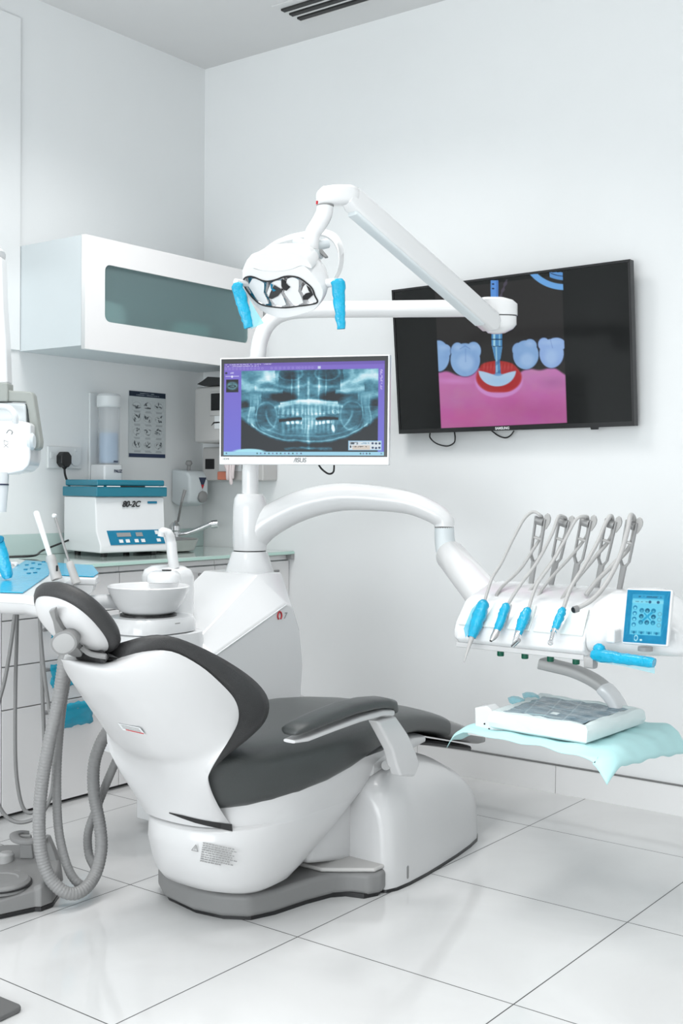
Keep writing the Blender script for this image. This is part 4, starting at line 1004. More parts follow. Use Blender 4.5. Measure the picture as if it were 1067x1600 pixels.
# main box, profile in y-z, extruded along x with rounded left end
pf = [(2.752, .686), (2.735, .700), (2.735, .722), (2.745, .742), (2.80, .803), (2.84, .818), (2.93, .842), (2.99, .845), (3.02, .82), (3.02, .73), (2.97, .692)]
def psec(x, k=1.0, cy=2.88, cz=.765): return [V((x, cy+(y-cy)*k, cz+(z-cz)*k)) for y, z in pf]
g = G().loft([psec(CX0, .86), psec(CX0+.006, .94), psec(CX0+.02, 1.0), psec(CX1-.006, 1.0), psec(CX1, .975)])
obj('console_body', g, 'unit', cn, bevel=.006, bseg=3)
# front lip strip (grooved shelf) with bays
lipm = G()
for i in range(5):
    xa = CX0+.02+i*.0765; xb = xa+.066
    lipm.prism([(xa, 2.742, .737), (xb, 2.742, .737), (xb, 2.796, .801), (xa, 2.796, .801)], (0, -.004, .004))
    obj('rest_bay', G().prism([(xa, 2.7425, .737), (xb, 2.7425, .737), (xb-.008, 2.797, .800), (xa+.008, 2.797, .800)], (0, -.005, .0045)), 'glow', cn, bevel=.002)
obj('under_lip', G().bx(CX0+.012, CX1-.004, 2.742, 2.80, .676, .690), 'shell', cn, bevel=.003)
for px, py in ((782, 1022), (820, 1026), (860, 1031), (900, 1036)):
    c = ony(px, py, 2.775); obj('knob', G().lathe([(.0085, -.009), (.0095, -.007), (.0095, .012)], (c.x, 2.775, .668), seg=16), 'knob', cn)
# domed right part
dm = [(CX1+.001, 2.745, .690, .800), (CX1+.02, 2.738, .688, .838), (-1.24, 2.745, .688, .856), (-1.17, 2.76, .690, .858), (-1.11, 2.765, .694, .82), (-1.065, 2.765, .698, .79), (-1.045, 2.775, .705, .775), (-1.038, 2.80, .715, .76)]
g = G().loft([se((x, (ya+3.01)/2, (a+b2)/2), (0, 1, 0), (0, 0, 1), (3.01-ya)/2, (b2-a)/2, 4, 36) for x, ya, a, b2 in dm])
obj('console_dome', g, 'unit', cn, ang=50)
obj('screen_hinge', G().bx(-1.225, -1.20, 2.715, 2.76, .730, .765), 'unit', cn, bevel=.006)
obj('screen_stud', G().lathe([(.018, -.008), (.018, .002), (0, .002)], ony(1008, 1012, 2.74), seg=20), 'grey', cn)
# touch screen
ty = 2.705
tn = V((-.05, -.93, .30)).normalized(); tc = ony(1011, 963, ty)
def tq(px, py, l=0): return onp(px, py, tc, tn)+tn*l
TT = [tq(979, 919), tq(1051, 921.5), tq(1043, 1010), tq(971, 1005)]
obj('screen_case', G().prism(TT, -tn*.014), 'unit', cn, bevel=.004)
def tablet(X, Y):  # 0..100 x 0..125
    C = np.zeros(X.shape+(3,)); put(C, np.ones(X.shape), (.02, .55, .74)); C += (.10*(fbm(X, Y, 14, 5)-.5))[..., None]
    x0, x1 = 14, 86
    put(C, sm(boxd(X, Y, x0, 11, x1, 106), 1.2), (.40, .80, .92)); put(C, sm(boxd(X, Y, x0, 11, x1, 20), 1), (.18, .62, .80)); put(C, sm(boxd(X, Y, x0, 24, x1, 31), 1), (.5, .84, .93))
    def dot(x, y, r_, c, o=1): put(C, sm(ell(X, Y, x, y, r_, r_), .8)*o, c)
    for k in range(4): dot(22, 42+k*13.5, 5, (.10, .50, .68)); dot(22, 43.5+k*13.5, 3, (.45, .82, .92))
    for k in range(3): dot(80, 55+k*13, 4.8, (.35, .62, .74)); dot(80, 55+k*13, 3.4, (.42, .80, .90))
    for x, y, dk in ((38, 48, 0), (51, 48, 1), (65, 48, 0), (38, 62, 1), (66, 62, 1), (38, 76, 0), (52, 76, 1), (66, 76, 0)):
        dot(x, y, 5.4, (.04, .38, .52) if dk else (.08, .50, .66)); dot(x, y+2, 2.6, (.35, .75, .86), .7)
    put(C, sm(np.abs((X-52)+(Y-62)*1.0)-3.5, 1.5)*sm(ell(X, Y, 52, 62, 16, 14), 2), (.10, .62, .80))
    put(C, sm(np.abs((X-52)-(Y-62)*1.0)-2.0, 1.5)*sm(ell(X, Y, 52, 62, 13, 12), 2), (.10, .62, .80))
    for k in range(4): put(C, sm(boxd(X, Y, 17+k*17.5, 97, 31+k*17.5, 103), 1), (.25, .66, .80)); dot(24+k*17.5, 101, 3, (.08, .46, .62))
    for x in (55, 74): dot(x, 27.5, 3.4, (.15, .35, .50))
    put(C, sm(boxd(X, Y, 20, 26.5, 50, 28.5), 1)*(vnoise(X, Y, 4, 3) > .4), (.3, .55, .65)); put(C, sm(boxd(X, Y, 28, 14, 80, 17), 1)*(vnoise(X, Y, 4, 2) > .4), (.1, .4, .55))
    put(C, sm(np.abs(ell(X, Y, 30, 114, 4, 6))-1, 1)*(X > 26), (.75, .93, .98)); put(C, sm(ell(X, Y, 42, 118, 3, 2.4), 1), (.85, .97, 1))
    for k in range(9):
        rs = np.random.RandomState(k); put(C, sm(np.abs((X-rs.rand()*100)+(Y-rs.rand()*125)*(rs.rand()-.5)*.6)-.35, .5)*sm(np.abs(Y-rs.rand()*125)-14, 4)*.4, (.6, .9, 1))
    return C
cor = lambda u_, v_: (TT[0]*(1-u_)*(1-v_)+TT[1]*u_*(1-v_)+TT[2]*u_*v_+TT[3]*(1-u_)*v_)+tn*.0016
picture('touch_screen', cor(.03, .03), cor(.965, .03), cor(.965, .975), cor(.03, .975), 130, 160, tablet, 'tabscreen', cn, 0, 100, 0, 125)
# handle under the screen
ha = ony(916, 1024, 2.70); 
obj('handle_block', G().loft([se((x, 2.70, .680), (0, 1, 0), (0, 0, 1), .015, .0145, 4, 20) for x in (ony(916, 1024, 2.70).x, ony(930, 1026, 2.70).x)]), 'grey', cn, ang=40)
rs = random.Random(8); R_ = []
hA = ony(925, 1022, 2.70); hB = ony(1022, 1036, 2.66)
for k in range(17):
    t = k/16; w_ = (.012 if k in (0, 16) else .019-.004*t)*(1+rs.uniform(-.08, .08)); R_.append(se(hA.lerp(hB, t)+V((0, 0, rs.uniform(-.001, .001))), (0, 1, 0), (.15, 0, 1), w_, w_*.85, 2.6, 18))
hh = obj('handle', G().loft(R_), 'cyan', cn, ang=50)
g = G().add([hA+V((0, .005, -.010)), hB+V((0, .004, -.010)), hB+V((.0, .004, -.026)), hA.lerp(hB, .5)+V((0, .004, -.019)), hA+V((.01, .004, -.020))], [(0, 1, 2, 3, 4)]); so_ = obj('film_edge', g, 'cyanp', hh, flat=True)
g = G().loft([se(ony(936, 1014, 2.70)+V((0, 0, z)), (1, 0, 0), (0, 1, 0), a, a*.8, 2, 12) for z, a in ((-.01, .012), (.0, .017), (.008, .014), (.014, .005))]); obj('film_knot', g, 'cyan', hh, ang=50)
# hose arms: five alike
tops = [(846, 800), (884, 803), (918, 802), (957, 804), (989, 806)]
bots = [(828, 922), (859, 922), (893, 925), (930, 928), (966, 930)]
def fork(tp_, bt_, nm='hose_arm'):
    yb_ = 2.98; T = ony(*tp_, 2.93); B = ony(*bt_, yb_); ax = (T-B).normalized(); L = (T-B).length; sx = V((1, 0, 0)); sx = (sx-ax*sx.dot(ax)).normalized(); sy = ax.cross(sx)
    P = lambda a, s, d=0: B+ax*(a*L)+sx*s+sy*d
    g = G()
    g.loft([se(P(a, 0), sx, sy, w_, .006, 3.5, 16) for a, w_ in ((-.1, .0065), (.15, .0075), (.38, .0085))])
    for s_ in (-1, 1):
        g.loft([se(P(a, s_*o_), sx, sy, w_, .006, 3.5, 12) for a, o_, w_ in ((.37, .004, .0045), (.44, .0125, .0032), (.6, .0135, .003), (.85, .0145, .003), (.93, .0145, .0032))])
    f = obj(nm, g, 'grey', cn, ang=40)
    f2 = obj('hook', G().prism([P(a, s_) for a, s_ in ((.80, .013), (.80, .020), (.86, .026), (.90, .029), (.95, .029), (.99, .024), (1.0, .016), (.97, .010), (.9, .011))], sy*.007), 'tube', f, bevel=.0015)
    obj('roller', G().tube([P(.885, -.0115, -.001), P(.885, .0115, -.001)], .0115, 16), 'steelm', f)
    obj('cross_bar', G().tube([P(.67, -.0135), P(.67, .0135)], .0042, 10), 'tube', f)
    return P
PF = [fork(t_, b_) for t_, b_ in zip(tops, bots)]

# ---------------- handpieces with their hoses
def handpiece(label, slv, tipf, hose, rad=.0045, name='handpiece', cat='dental handpiece', body='tube'):
    A = ony(*slv[0], slv[2]); B = ony(*slv[1], slv[3])
    h = thing(name, B, label, cat, 'instruments resting on the console')
    d_ = (B-A).normalized(); s1 = V((1, 0, 0)); s1 = (s1-d_*s1.dot(d_)).normalized(); s2 = d_.cross(s1)
    rs = random.Random(int(slv[0][0])); R_ = []; N_ = 16; w0 = slv[4]
    for k in range(N_+1):
        t = k/N_; w_ = w0*(.72+.42*math.sin(PI*min(1, t*.9+.1)))*(.6 if k in (0,) else 1)*(1+rs.uniform(-.09, .09))
        R_.append(se(A.lerp(B, t)+s1*rs.uniform(-.0010, .0010), s1, s2, w_, w_*.85, 2.4, 16))
    bp_ = obj('film_sleeve', G().loft(R_), 'cyan', h, ang=50)
    tipf(h, A, B, d_, s1, s2)
    for hp in hose:
        sp_ = spline(hp, 8); obj('hose', G().tube(sp_, rad, 10), 'tube', h)
    return h
def hp(px, py, y): return ony(px, py, y)
def tip_syringe(h, A, B, d_, s1, s2):
    e = hp(725, 1034, 2.665); obj('nozzle', G().tube([B-d_*.01, B+(e-B)*.25, e], [.0085, .0055, .0016], 14), 'tube', h)
    obj('loose_film', G().add([A-s1*.012, A-s1*.03+d_*.03, A-s1*.034+d_*.09, A-s1*.018+d_*.115, A-s1*.004+d_*.06], [(0, 1, 2, 3, 4)]), 'cyant', h, flat=True)
def tip_cone(h, A, B, d_, s1, s2):
    e = hp(767, 1001, 2.69); obj('metal_tip', G().tube([B-d_*.008, B, B.lerp(e, .55), e], [.0105, .0105, .0085, .004], 16), 'steel', h); obj('tip_end', G().tube([e, e+d_*.002], .0036, 12), 'black', h)
def tip_bent(h, A, B, d_, s1, s2):
    e = hp(803, 1006, 2.69); obj('metal_tip', G().tube([B-d_*.008, B, B.lerp(e, .7), e], [.010, .0095, .007, .0052], 16), 'chrome', h); obj('head', G().tube([hp(801, 1009, 2.685), hp(811, 1000, 2.665)], .0056, 12), 'chrome', h)
def tip_ball(h, A, B, d_, s1, s2):
    e = hp(860, 1004, 2.685); obj('metal_tip', G().tube([B-d_*.008, B+d_*.003, e], [.0085, .0065, .0055], 14), 'chrome', h); obj('head', G().lathe([(.0, -.008), (.005, -.007), (.0075, -.002), (.0075, .004), (.004, .008), (0, .008)], e, (.5, -.6, .3), 14), 'chrome', h)
yF = 2.735
def over(i, k=.93): return PF[i](k, 0, -.012)
handpiece('leftmost handpiece, in bulky blue film with a thin grey nozzle', ((757, 938), (737, 996), 2.76, 2.705, .0165), tip_syringe,
    [[hp(757, 940, 2.762), hp(768, 905, 2.80), hp(783, 880, 2.84), hp(800, 845, 2.87), hp(818, 812, 2.90), hp(832, 800, 2.92), PF[0](.97, 0, -.008), PF[0](.9, .0, .012), PF[0](.7, .002, .02), hp(832, 860, 2.94), hp(812, 890, 2.92), hp(786, 915, 2.88), hp(775, 930, 2.83)]], name='air_syringe')
handpiece('second handpiece from the left, blue sleeve with a steel cone tip', ((792, 943), (775, 990), 2.76, 2.705, .0115), tip_cone,
    [[hp(793, 945, 2.762), hp(812, 915, 2.80), hp(838, 880, 2.84), hp(862, 835, 2.88), hp(872, 808, 2.90), PF[1](.97, 0, -.008), PF[1](.9, 0, .012), PF[1](.7, .002, .02), hp(868, 868, 2.94), hp(846, 900, 2.92), hp(820, 930, 2.88), hp(797, 942, 2.83)]])
handpiece('third handpiece from the left, blue sleeve with a bent chrome head', ((825, 950), (809, 992), 2.76, 2.705, .0125), tip_bent,
    [[hp(826, 951, 2.762), hp(838, 915, 2.80), hp(862, 880, 2.84), hp(882, 845, 2.88), hp(900, 812, 2.90), PF[2](.97, 0, -.008), PF[2](.9, 0, .012), PF[2](.7, .002, .02), hp(893, 868, 2.94), hp(868, 895, 2.92), hp(846, 922, 2.88), hp(836, 944, 2.83)]])
handpiece('fourth handpiece from the left, blue sleeve with a small ball-shaped chrome head', ((880, 950), (865, 988), 2.76, 2.705, .0105), tip_ball,
    [[hp(880, 951, 2.762), hp(892, 918, 2.80), hp(912, 885, 2.84), hp(932, 850, 2.88), hp(945, 820, 2.91), PF[3](.99, -.002, -.008), PF[3](.9, 0, .012), PF[3](.7, .002, .02), hp(930, 870, 2.94), hp(905, 900, 2.92), hp(885, 925, 2.88), hp(874, 944, 2.83)]], rad=.0055)
eh = thing('empty_hose', hp(897, 952, 2.74), 'fifth grey hose from the left, open black end and no sleeve', 'hose', 'instruments resting on the console')
sp_ = spline([hp(899, 952, 2.735), hp(925, 937, 2.77), hp(948, 910, 2.82), hp(968, 870, 2.86), hp(980, 830, 2.89), PF[4](1.02, -.002, -.012), PF[4](.9, .004, .012), PF[4](.6, .0, .02), hp(960, 880, 2.93), hp(935, 905, 2.90), hp(915, 930, 2.86)], 8)
obj('hose', G().tube(sp_, .0062, 12), 'tube', eh)
obj('connector', G().tube([hp(903, 951, 2.74), hp(896, 953, 2.73)], .0092, 16), 'steelm', eh)
obj('open_end', G().tube([hp(896.5, 953, 2.7295), hp(895.2, 953.5, 2.727)], .0074, 14), 'black', eh)

# ---------------- arm down to the tray
TZ = .470
ta = cn
ap = [(848, 1036), (868, 1041), (898, 1049), (928, 1063), (950, 1081), (966, 1104), (974, 1128)]
pp = spline([ony(*q, y_) for q, y_ in zip(ap, (2.93, 2.94, 2.95, 2.96, 2.97, 2.98, 2.98))], 5)
R_ = []
for i, p in enumerate(pp):
    t = (pp[min(i+1, len(pp)-1)]-pp[max(i-1, 0)]).normalized(); n_ = V((0, 1, 0)).cross(t).normalized()
    R_.append(se(p, V((0, 1, 0)), n_, .030, .016 - .004*i/len(pp), 5, 20))
obj('curved_bar', G().loft(R_), 'tube', ta, ang=40)
R2 = R_[-13:]
def grow(r_, k): c = sum(r_, V((0, 0, 0)))/len(r_); return [c+(p-c)*k for p in r_]
obj('white_sleeve', G().loft([grow(r_, k) for r_, k in zip(R2, [1.0]+[1.13]*12)]), 'unit', ta, ang=40)
# tray plate
tx0, tx1, ty0, ty1 = -1.60, -1.20, 2.675, 3.06
obj('tray_plate', G().bx(tx0, tx1, ty0, ty1, TZ-.016, TZ-.004), 'unit', ta, bevel=.005)
obj('tray_rim', G().tube([(tx0, ty0, TZ-.002), (tx1, ty0, TZ-.002), (tx1, ty1, TZ-.002), (tx0, ty1, TZ-.002), (tx0, ty0, TZ-.002)], .003, 8), 'steel', ta)
# drape sheet
g = G(); nx, ny = 60, 60
corn = {0: V((0, 0, 0))}
dA = onz(697, 1150, TZ); 
c00 = ony(693, 1170, 2.63); c10 = ony(946, 1206, 2.57); c11 = ony(1037, 1160, 2.98); c01 = V((-1.70, 3.09, TZ))
vs = []
for j in range(ny+1):
    for i in range(nx+1):
        u_, v_ = i/nx, j/ny
        x = (-1.665)*(1-u_)*(1-v_)+(-1.145)*u_*(1-v_)+(-1.115)*u_*v_+(-1.665)*(1-u_)*v_
        y = 2.648*(1-v_)+3.085*v_ - .034*u_**2.5*(1-v_)
        dxo = max(tx0-x, x-tx1, 0); dyo = max(ty0-y, y-ty1, 0); d_ = math.hypot(dxo, dyo)
        z = TZ+.004 - .42*max(0, d_-.005)-.9*max(0, d_-.045)
        if dxo > 0 and dyo > 0: z -= .008*min(1, dxo*dyo/.002)
        sh_ = .35*max(0, d_-.012)
        z += (.0016*math.sin(x*60+y*22)+.0012*math.sin(y*75-x*31))*(1+d_*8)
        vs.append((x-(sh_ if x > tx1 else -sh_ if x < tx0 else 0), y, z))
g.add(vs, [(j*(nx+1)+i, j*(nx+1)+i+1, (j+1)*(nx+1)+i+1, (j+1)*(nx+1)+i) for j in range(ny) for i in range(nx)])
o = obj('drape_sheet', g, 'drape', ang=80); s_ = o.modifiers.new('s', 'SOLIDIFY'); s_.thickness = .0012; s_.offset = 1
tag(o, 'pale turquoise paper sheet draped over the tray below the console', 'paper sheet')
# wrapped instrument cassette
pk = thing('instrument_pack', (-1.39, 2.85, TZ+.0065), 'wrapped instrument cassette in crumpled pouch on the turquoise sheet', 'instrument pack')
q00, q10, q11, q01 = V((-1.535, 2.685, 0)), V((-1.250, 2.668, 0)), V((-1.235, 2.99, 0)), V((-1.56, 3.02, 0))
def pq(u_, v_, z): return q00*(1-u_)*(1-v_)+q10*u_*(1-v_)+q11*u_*v_+q01*(1-u_)*v_+V((0, 0, z))
rs = random.Random(11); rings = []
per = [(t, 0) for t in np.linspace(0, 1, 13)[:-1]]+[(1, t) for t in np.linspace(0, 1, 11)[:-1]]+[(1-t, 1) for t in np.linspace(0, 1, 13)[:-1]]+[(0, 1-t) for t in np.linspace(0, 1, 11)[:-1]]
zb0 = TZ+.0078
for kz, (ins_, zz) in enumerate(((.03, 0), (.0, .006), (-.012, .02), (-.01, .036), (.012, .046), (.06, .048), (.10, .040))):
    rings.append([pq(.5+(a-.5)*(1-2*ins_)+rs.uniform(-.008, .008)*(kz > 1), .5+(b2-.5)*(1-2*ins_)+rs.uniform(-.008, .008)*(kz > 1), zb0+zz+rs.uniform(-.0025, .0025)*(kz > 1)) for a, b2 in per])
obj('pouch', G().loft(rings), 'pack', pk, ang=25)
def cassette(X, Y):
    C = np.ones(X.shape+(3,))*np.array([.50, .61, .66]); C += (.20*(fbm(X, Y, 22, 4)-.5))[..., None]
    mesh_ = (np.sin(X*2*PI/3.0) > .1)*(np.sin(Y*2*PI/3.4) > -.1); put(C, mesh_*.5*(fbm(X, Y, 35, 14) > .38), (.22, .29, .34))
    for k in range(14):
        r2 = np.random.RandomState(k+5); a = r2.uniform(-.15, .15); y0 = 8+k*8.5
        put(C, sm(np.abs((Y-y0)-a*(X-60)-3*np.sin(X/20+k))-.7, .8)*.7*(vnoise(X, Y, 20, k) > .3), (.80, .89, .92) if k % 2 else (.25, .33, .38))
    for k in range(4): put(C, sm(np.abs((X+Y*.4)-(10+k*38))-1.1, 1.2)*.4, (.85, .93, .95))
    put(C, sm(boxd(X, Y, 78, 30, 92, 40), 1), (.93, .98, .98)); put(C, sm(np.abs((Y-13)-.02*X)-.9, .8)*(X > 50)*(X < 110), (.75, .95, .95))
    return C
z_ = zb0+.044
def wav(p): return p
picture('tray_window', pq(.05, .95, z_), pq(.90, .95, z_), pq(.90, .07, z_), pq(.05, .07, z_), 200, 200, cassette, attr_mat('cassette_film', emis=False, rough=.18), pk, 0, 160, 125, 0)
# crumple the window
wo = [o for o in bpy.data.objects if o.name.startswith('tray_window')][0]
for v in wo.data.vertices: v.co.z += .0013*math.sin(v.co.x*70+v.co.y*40)*math.cos(v.co.y*60-v.co.x*25)
for k, (a, b2) in enumerate(((-.02, .55), (.0, .80))):
    c = pq(a, b2, zb0+.042); obj('pouch_fold', G().lathe([(.0, -.010), (.022, -.006), (.028, .004), (.018, .012), (.0, .016)], c, (.2, .1, 1), 9), 'cyanp', pk, ang=20)
cl = tag(obj('tray_clip', G().prism([ony(*q, 2.70) for q in [(741, 1106), (760, 1103), (768, 1110), (770, 1122), (783, 1128), (788, 1147), (768, 1149), (742, 1140)]], (0, .05, 0)), 'unit', bevel=.004, bseg=3), 'small white clip block with dark dots at the left end of the tray', 'clip')
for q in ((757, 1131), (764, 1139)): obj('dot', G().lathe([(.0025, 0), (.0025, .001)], ony(*q, 2.6985), (0, -1, 0), 10), 'black', cl)

# =================================================================== wall television
tv = thing('television', (-2.15, YB, 1.6), 'large black wall television showing a pink gum and blue teeth picture', 'television')
ys_top, ys_bot = 3.775, 3.80
TVc = [ony(612.5, 453.5, ys_top), ony(985, 405, ys_top), ony(992, 665.5, ys_bot), ony(624, 678, ys_bot)]
tvn = (TVc[1]-TVc[0]).cross(TVc[3]-TVc[0]).normalized(); tvn = tvn if tvn.y < 0 else -tvn
tvq = lambda u_, v_, l=0: TVc[0]*(1-u_)*(1-v_)+TVc[1]*u_*(1-v_)+TVc[2]*u_*v_+TVc[3]*(1-u_)*v_+tvn*l
obj('case', G().prism([tvq(0, 0), tvq(1, 0), tvq(1, 1), tvq(0, 1)], -tvn*.028), 'black', tv, bevel=.002)
obj('wall_mount', G().bx(-2.4, -1.9, 3.80, YB, 1.45, 1.75), 'black', tv)
g = G()
for a, b2, c, d_ in ((0, 0, 1, .014), (0, .972, 1, 1), (0, .014, .009, .972), (.991, .014, 1, .972)): g.prism([tvq(a, b2, -.001), tvq(c, b2, -.001), tvq(c, d_, -.001), tvq(a, d_, -.001)], tvn*.005)
obj('bezel', g, 'black', tv)
def tvpic(X, Y):   # X,Y in the picture's own 1067 x 864 layout
    C = np.zeros(X.shape+(3,)); put(C, np.ones(X.shape), (.05, .065, .065))
    C += (.03*(fbm(X, Y, 260, 3)-.4))[..., None]
    l_ = 231+(Y-390)*.045; r_ = 742+(Y-390)*.032
    inside = sm(l_-X, 1.5)*sm(X-r_, 1.5)*sm(Y-(735-.045*(X-245)), 1.5)
    put(C, inside*sm(150-Y-.12*(X-500), 2)*1., (.16, .155, .155))
    # gum
    gy = 505+12*np.sin(X/38.)+8*np.sin(X/17.+1)
    gum = inside*sm(gy-Y, 5)
    sh = np.clip((Y-500)/230, 0, 1)
    gc_ = np.stack([.80-.04*sh+.05*(fbm(X, Y, 120, 8)-.5), .50-.10*sh-.0*X+.12*(fbm(X, Y*1.6, 90, 9)-.5), .74-.10*sh+.06*(fbm(X, Y, 70, 2)-.5)], -1)
    C[:] = C*(1-gum[..., None])+gc_*gum[..., None]
    put(C, gum*sm(ell(X, Y, 300, 545, 60, 9, .02), 8)*.5, (.88, .62, .90)); put(C, gum*sm(ell(X, Y, 620, 660, 120, 30, .1), 30)*.35, (.66, .32, .52)); put(C, gum*sm(ell(X, Y, 330, 690, 90, 30, 0), 30)*.3, (.85, .35, .62))
    put(C, gum*sm(ell(X, Y, 700, 550, 40, 18, 0), 14)*.3, (.60, .36, .58))
    # socket
    sock = sm(ell(X, Y, 487, 530, 92, 64), 3)*inside; put(C, sm(ell(X, Y, 487, 545, 96, 66), 3)*inside, (.84, .58, .84))
    put(C, sock*sm(Y-590+0*X, 4), (.72, .20, .22)); put(C, sm(ell(X, Y, 483, 490, 72, 26), 2), (.68, .17, .16)); put(C, sm(ell(X, Y, 487, 528, 84, 58), 2)*sm(Y-575, 4)*(Y > 485), (.70, .18, .20))
    for k in range(9): put(C, sm(ell(X, Y, 428+k*14, 487+(k % 2)*3, 3, 13, .1), 2)*.5, (.82, .36, .34))
    m_ = sm(ell(X, Y, 481, 500, 76, 66), 2)*sm(502+.0*(X-480)+ 14*np.cos((X-480)/32.)*0+ (18*np.exp(-((X-483)/50.)**2))-Y, 2); put(C, m_, (.72, .84, .95)); put(C, m_*sm(ell(X, Y, 490, 545, 50, 16), 12)*.5, (.62, .80, .96))
    # teeth
    def tooth(parts, cols, cusp=()):
        d = parts[0]
        for q in parts[1:]: d = np.minimum(d, q)
        mk = sm(d, 1.5); put(C, sm(d-3, 3)*inside*.5, (.12, .16, .26))
        lightv = np.clip(.55+.45*fbm(X, Y, 60, 30), 0, 1)[..., None]
        col = np.array(cols[0])*lightv+np.array(cols[1])*(1-lightv); mk = (mk*inside)[..., None]; C[:] = C*(1-mk)+col*mk
        for (cx, cy, rx, ry) in cusp: put(C, sm(ell(X, Y, cx, cy, rx, ry), 9)*mk[..., 0]*.55, (.72, .84, .98))
    bl = ((.60, .76, .93), (.36, .50, .76))
    tooth([ell(X, Y, 238, 445, 46, 62), ell(X, Y, 262, 425, 30, 28)], bl, [(262, 412, 16, 8)])
    tooth([ell(X, Y, 350, 460, 62, 66), ell(X, Y, 318, 425, 28, 34), ell(X, Y, 385, 424, 31, 36), ell(X, Y, 350, 425, 40, 26)], bl, [(320, 410, 16, 12), (385, 408, 18, 10), (352, 470, 34, 32)])
    put(C, sm(np.abs((Y-412)-.6*np.abs(X-350)+8)-1.2, 2)*(np.abs(X-350) < 22)*.6, (.30, .44, .72)); put(C, sm(np.abs(X-352)-1.5, 2)*(Y > 415)*(Y < 470)*.4, (.36, .50, .78))
    tooth([ell(X, Y, 595, 440, 50, 58), ell(X, Y, 612, 405, 26, 28), ell(X, Y, 566, 420, 24, 28)], bl, [(612, 395, 16, 10), (600, 460, 26, 26)])
    tooth([ell(X, Y, 694, 435, 46, 58), ell(X, Y, 665, 398, 22, 26), ell(X, Y, 712, 400, 36, 28)], ((.64, .78, .96), (.44, .54, .84)), [(690, 390, 26, 8), (692, 450, 22, 30)])
    put(C, sm(np.abs((X-690)-.25*(Y-380))-1.0, 1.5)*(Y > 378)*(Y < 415)*.6, (.40, .50, .78))
    # drill
    C[:] = C
    put(C, sm(boxd(X, Y, 456, 143, 487, 245), 1), (.38, .62, .92)); put(C, sm(boxd(X, Y, 478, 143, 487, 245), 1)*.6, (.28, .48, .80))
    for yy in (158, 176): put(C, sm(ell(X, Y, 466, yy, 5, 3), 1), (.12, .16, .30))
    put(C, sm(boxd(X, Y, 459, 245, 502, 405), 1), (.30, .56, .78)); put(C, sm(boxd(X, Y, 466, 355, 474, 405), 2), (.70, .90, .97)); put(C, sm(boxd(X, Y, 489, 355, 494, 405), 2), (.60, .82, .93))
    for yy in (378, 407): put(C, sm(np.abs(Y-yy)-1.8, 1)*sm(boxd(X, Y, 459, 340, 503, 412), 1), (.06, .12, .22))
    wd = np.interp(Y, [407, 455, 462, 515], [21, 12, 9, 11]); mk = sm(np.abs(X-(482+(Y-407)*.03))-wd, 1)*(Y > 407)*(Y < 517); put(C, mk, (.34, .58, .78)); put(C, mk*sm(np.abs((X-478)-.02*(Y-407))-2.5, 2)*.8, (.72, .90, .97)); put(C, mk*(np.sin(Y/7+X/9) > .5)*(Y > 455)*.5, (.20, .36, .58))
    put(C, sm(ell(X, Y, 485, 519, 16, 5), 2), (.45, .65, .85))
    # top right arcs, screw
    rr = np.sqrt((X-745)**2+((Y-10)*1.0)**2); put(C, sm(np.abs(rr-161)-12, 1.5)*(X > 583)*(X < 738)*(Y > 118)*(Y < 184), (.45, .70, .95)); put(C, sm(np.abs(rr-118)-16, 2)*(X > 688)*(X < 737)*(Y > 112)*(Y < 152), (.38, .62, .88)); put(C, sm(np.abs(rr-118)-1.5, 1)*(X > 690)*(X < 737), (.12, .2, .35))
    sx_ = (X-510)+.38*(Y-170); put(C, sm(np.abs(sx_)-5-2*np.sin(Y/4), 2)*(Y > 140)*(Y < 212)*.55, (.42, .38, .50))
    put(C, sm(ell(X, Y, 395, 258, 60, 0.1), 1)*0, (0, 0, 0))
    return C
U0, U1, W0, W1 = .010, .990, .015, .971
# map screen fractions to the picture layout (bilinear over the television front)
tl, tr, br, bl_ = (31, 186), (979, 64), (996, 726), (60, 757)
def tvmap(Uu, Ww):
    X = tl[0]*(1-Uu)*(1-Ww)+tr[0]*Uu*(1-Ww)+br[0]*Uu*Ww+bl_[0]*(1-Uu)*Ww; Y = tl[1]*(1-Uu)*(1-Ww)+tr[1]*Uu*(1-Ww)+br[1]*Uu*Ww+bl_[1]*(1-Uu)*Ww
    return tvpic(X, Y)
picture('screen', tvq(U0, W0, .0015), tvq(U1, W0, .0015), tvq(U1, W1, .0015), tvq(U0, W1, .0015), 400, 280, tvmap, 'tvscreen', tv, U0, U1, W0, W1)
tdx = (TVc[2]-TVc[3]).normalized(); tdy = (TVc[0]-TVc[3]).normalized()
text('maker_mark', 'SAMSUNG', tvq(.443, .993, .0045), tdx, tdy, .013, 'socket', tv, bold=.0004)
obj('sensor_bump', G().prism([tvq(.83, .998), tvq(.86, .998), tvq(.857, 1.014), tvq(.833, 1.014)], -tvn*.01), 'black', tv)
obj('cable', G().tube(spline([ony(672, 676, 3.83), ony(672, 684, 3.83), ony(682, 693, 3.835), ony(698, 697, 3.84), ony(709, 692, 3.835), ony(711, 684, 3.83), ony(710, 675, 3.83)], 6), .0028, 8), 'black', tv)
obj('cable', G().tube(spline([ony(768, 673, 3.83), ony(779, 681, 3.83), ony(790, 684, 3.835), ony(798, 680, 3.83), ony(803, 673, 3.83)], 6), .0028, 8), 'black', tv)

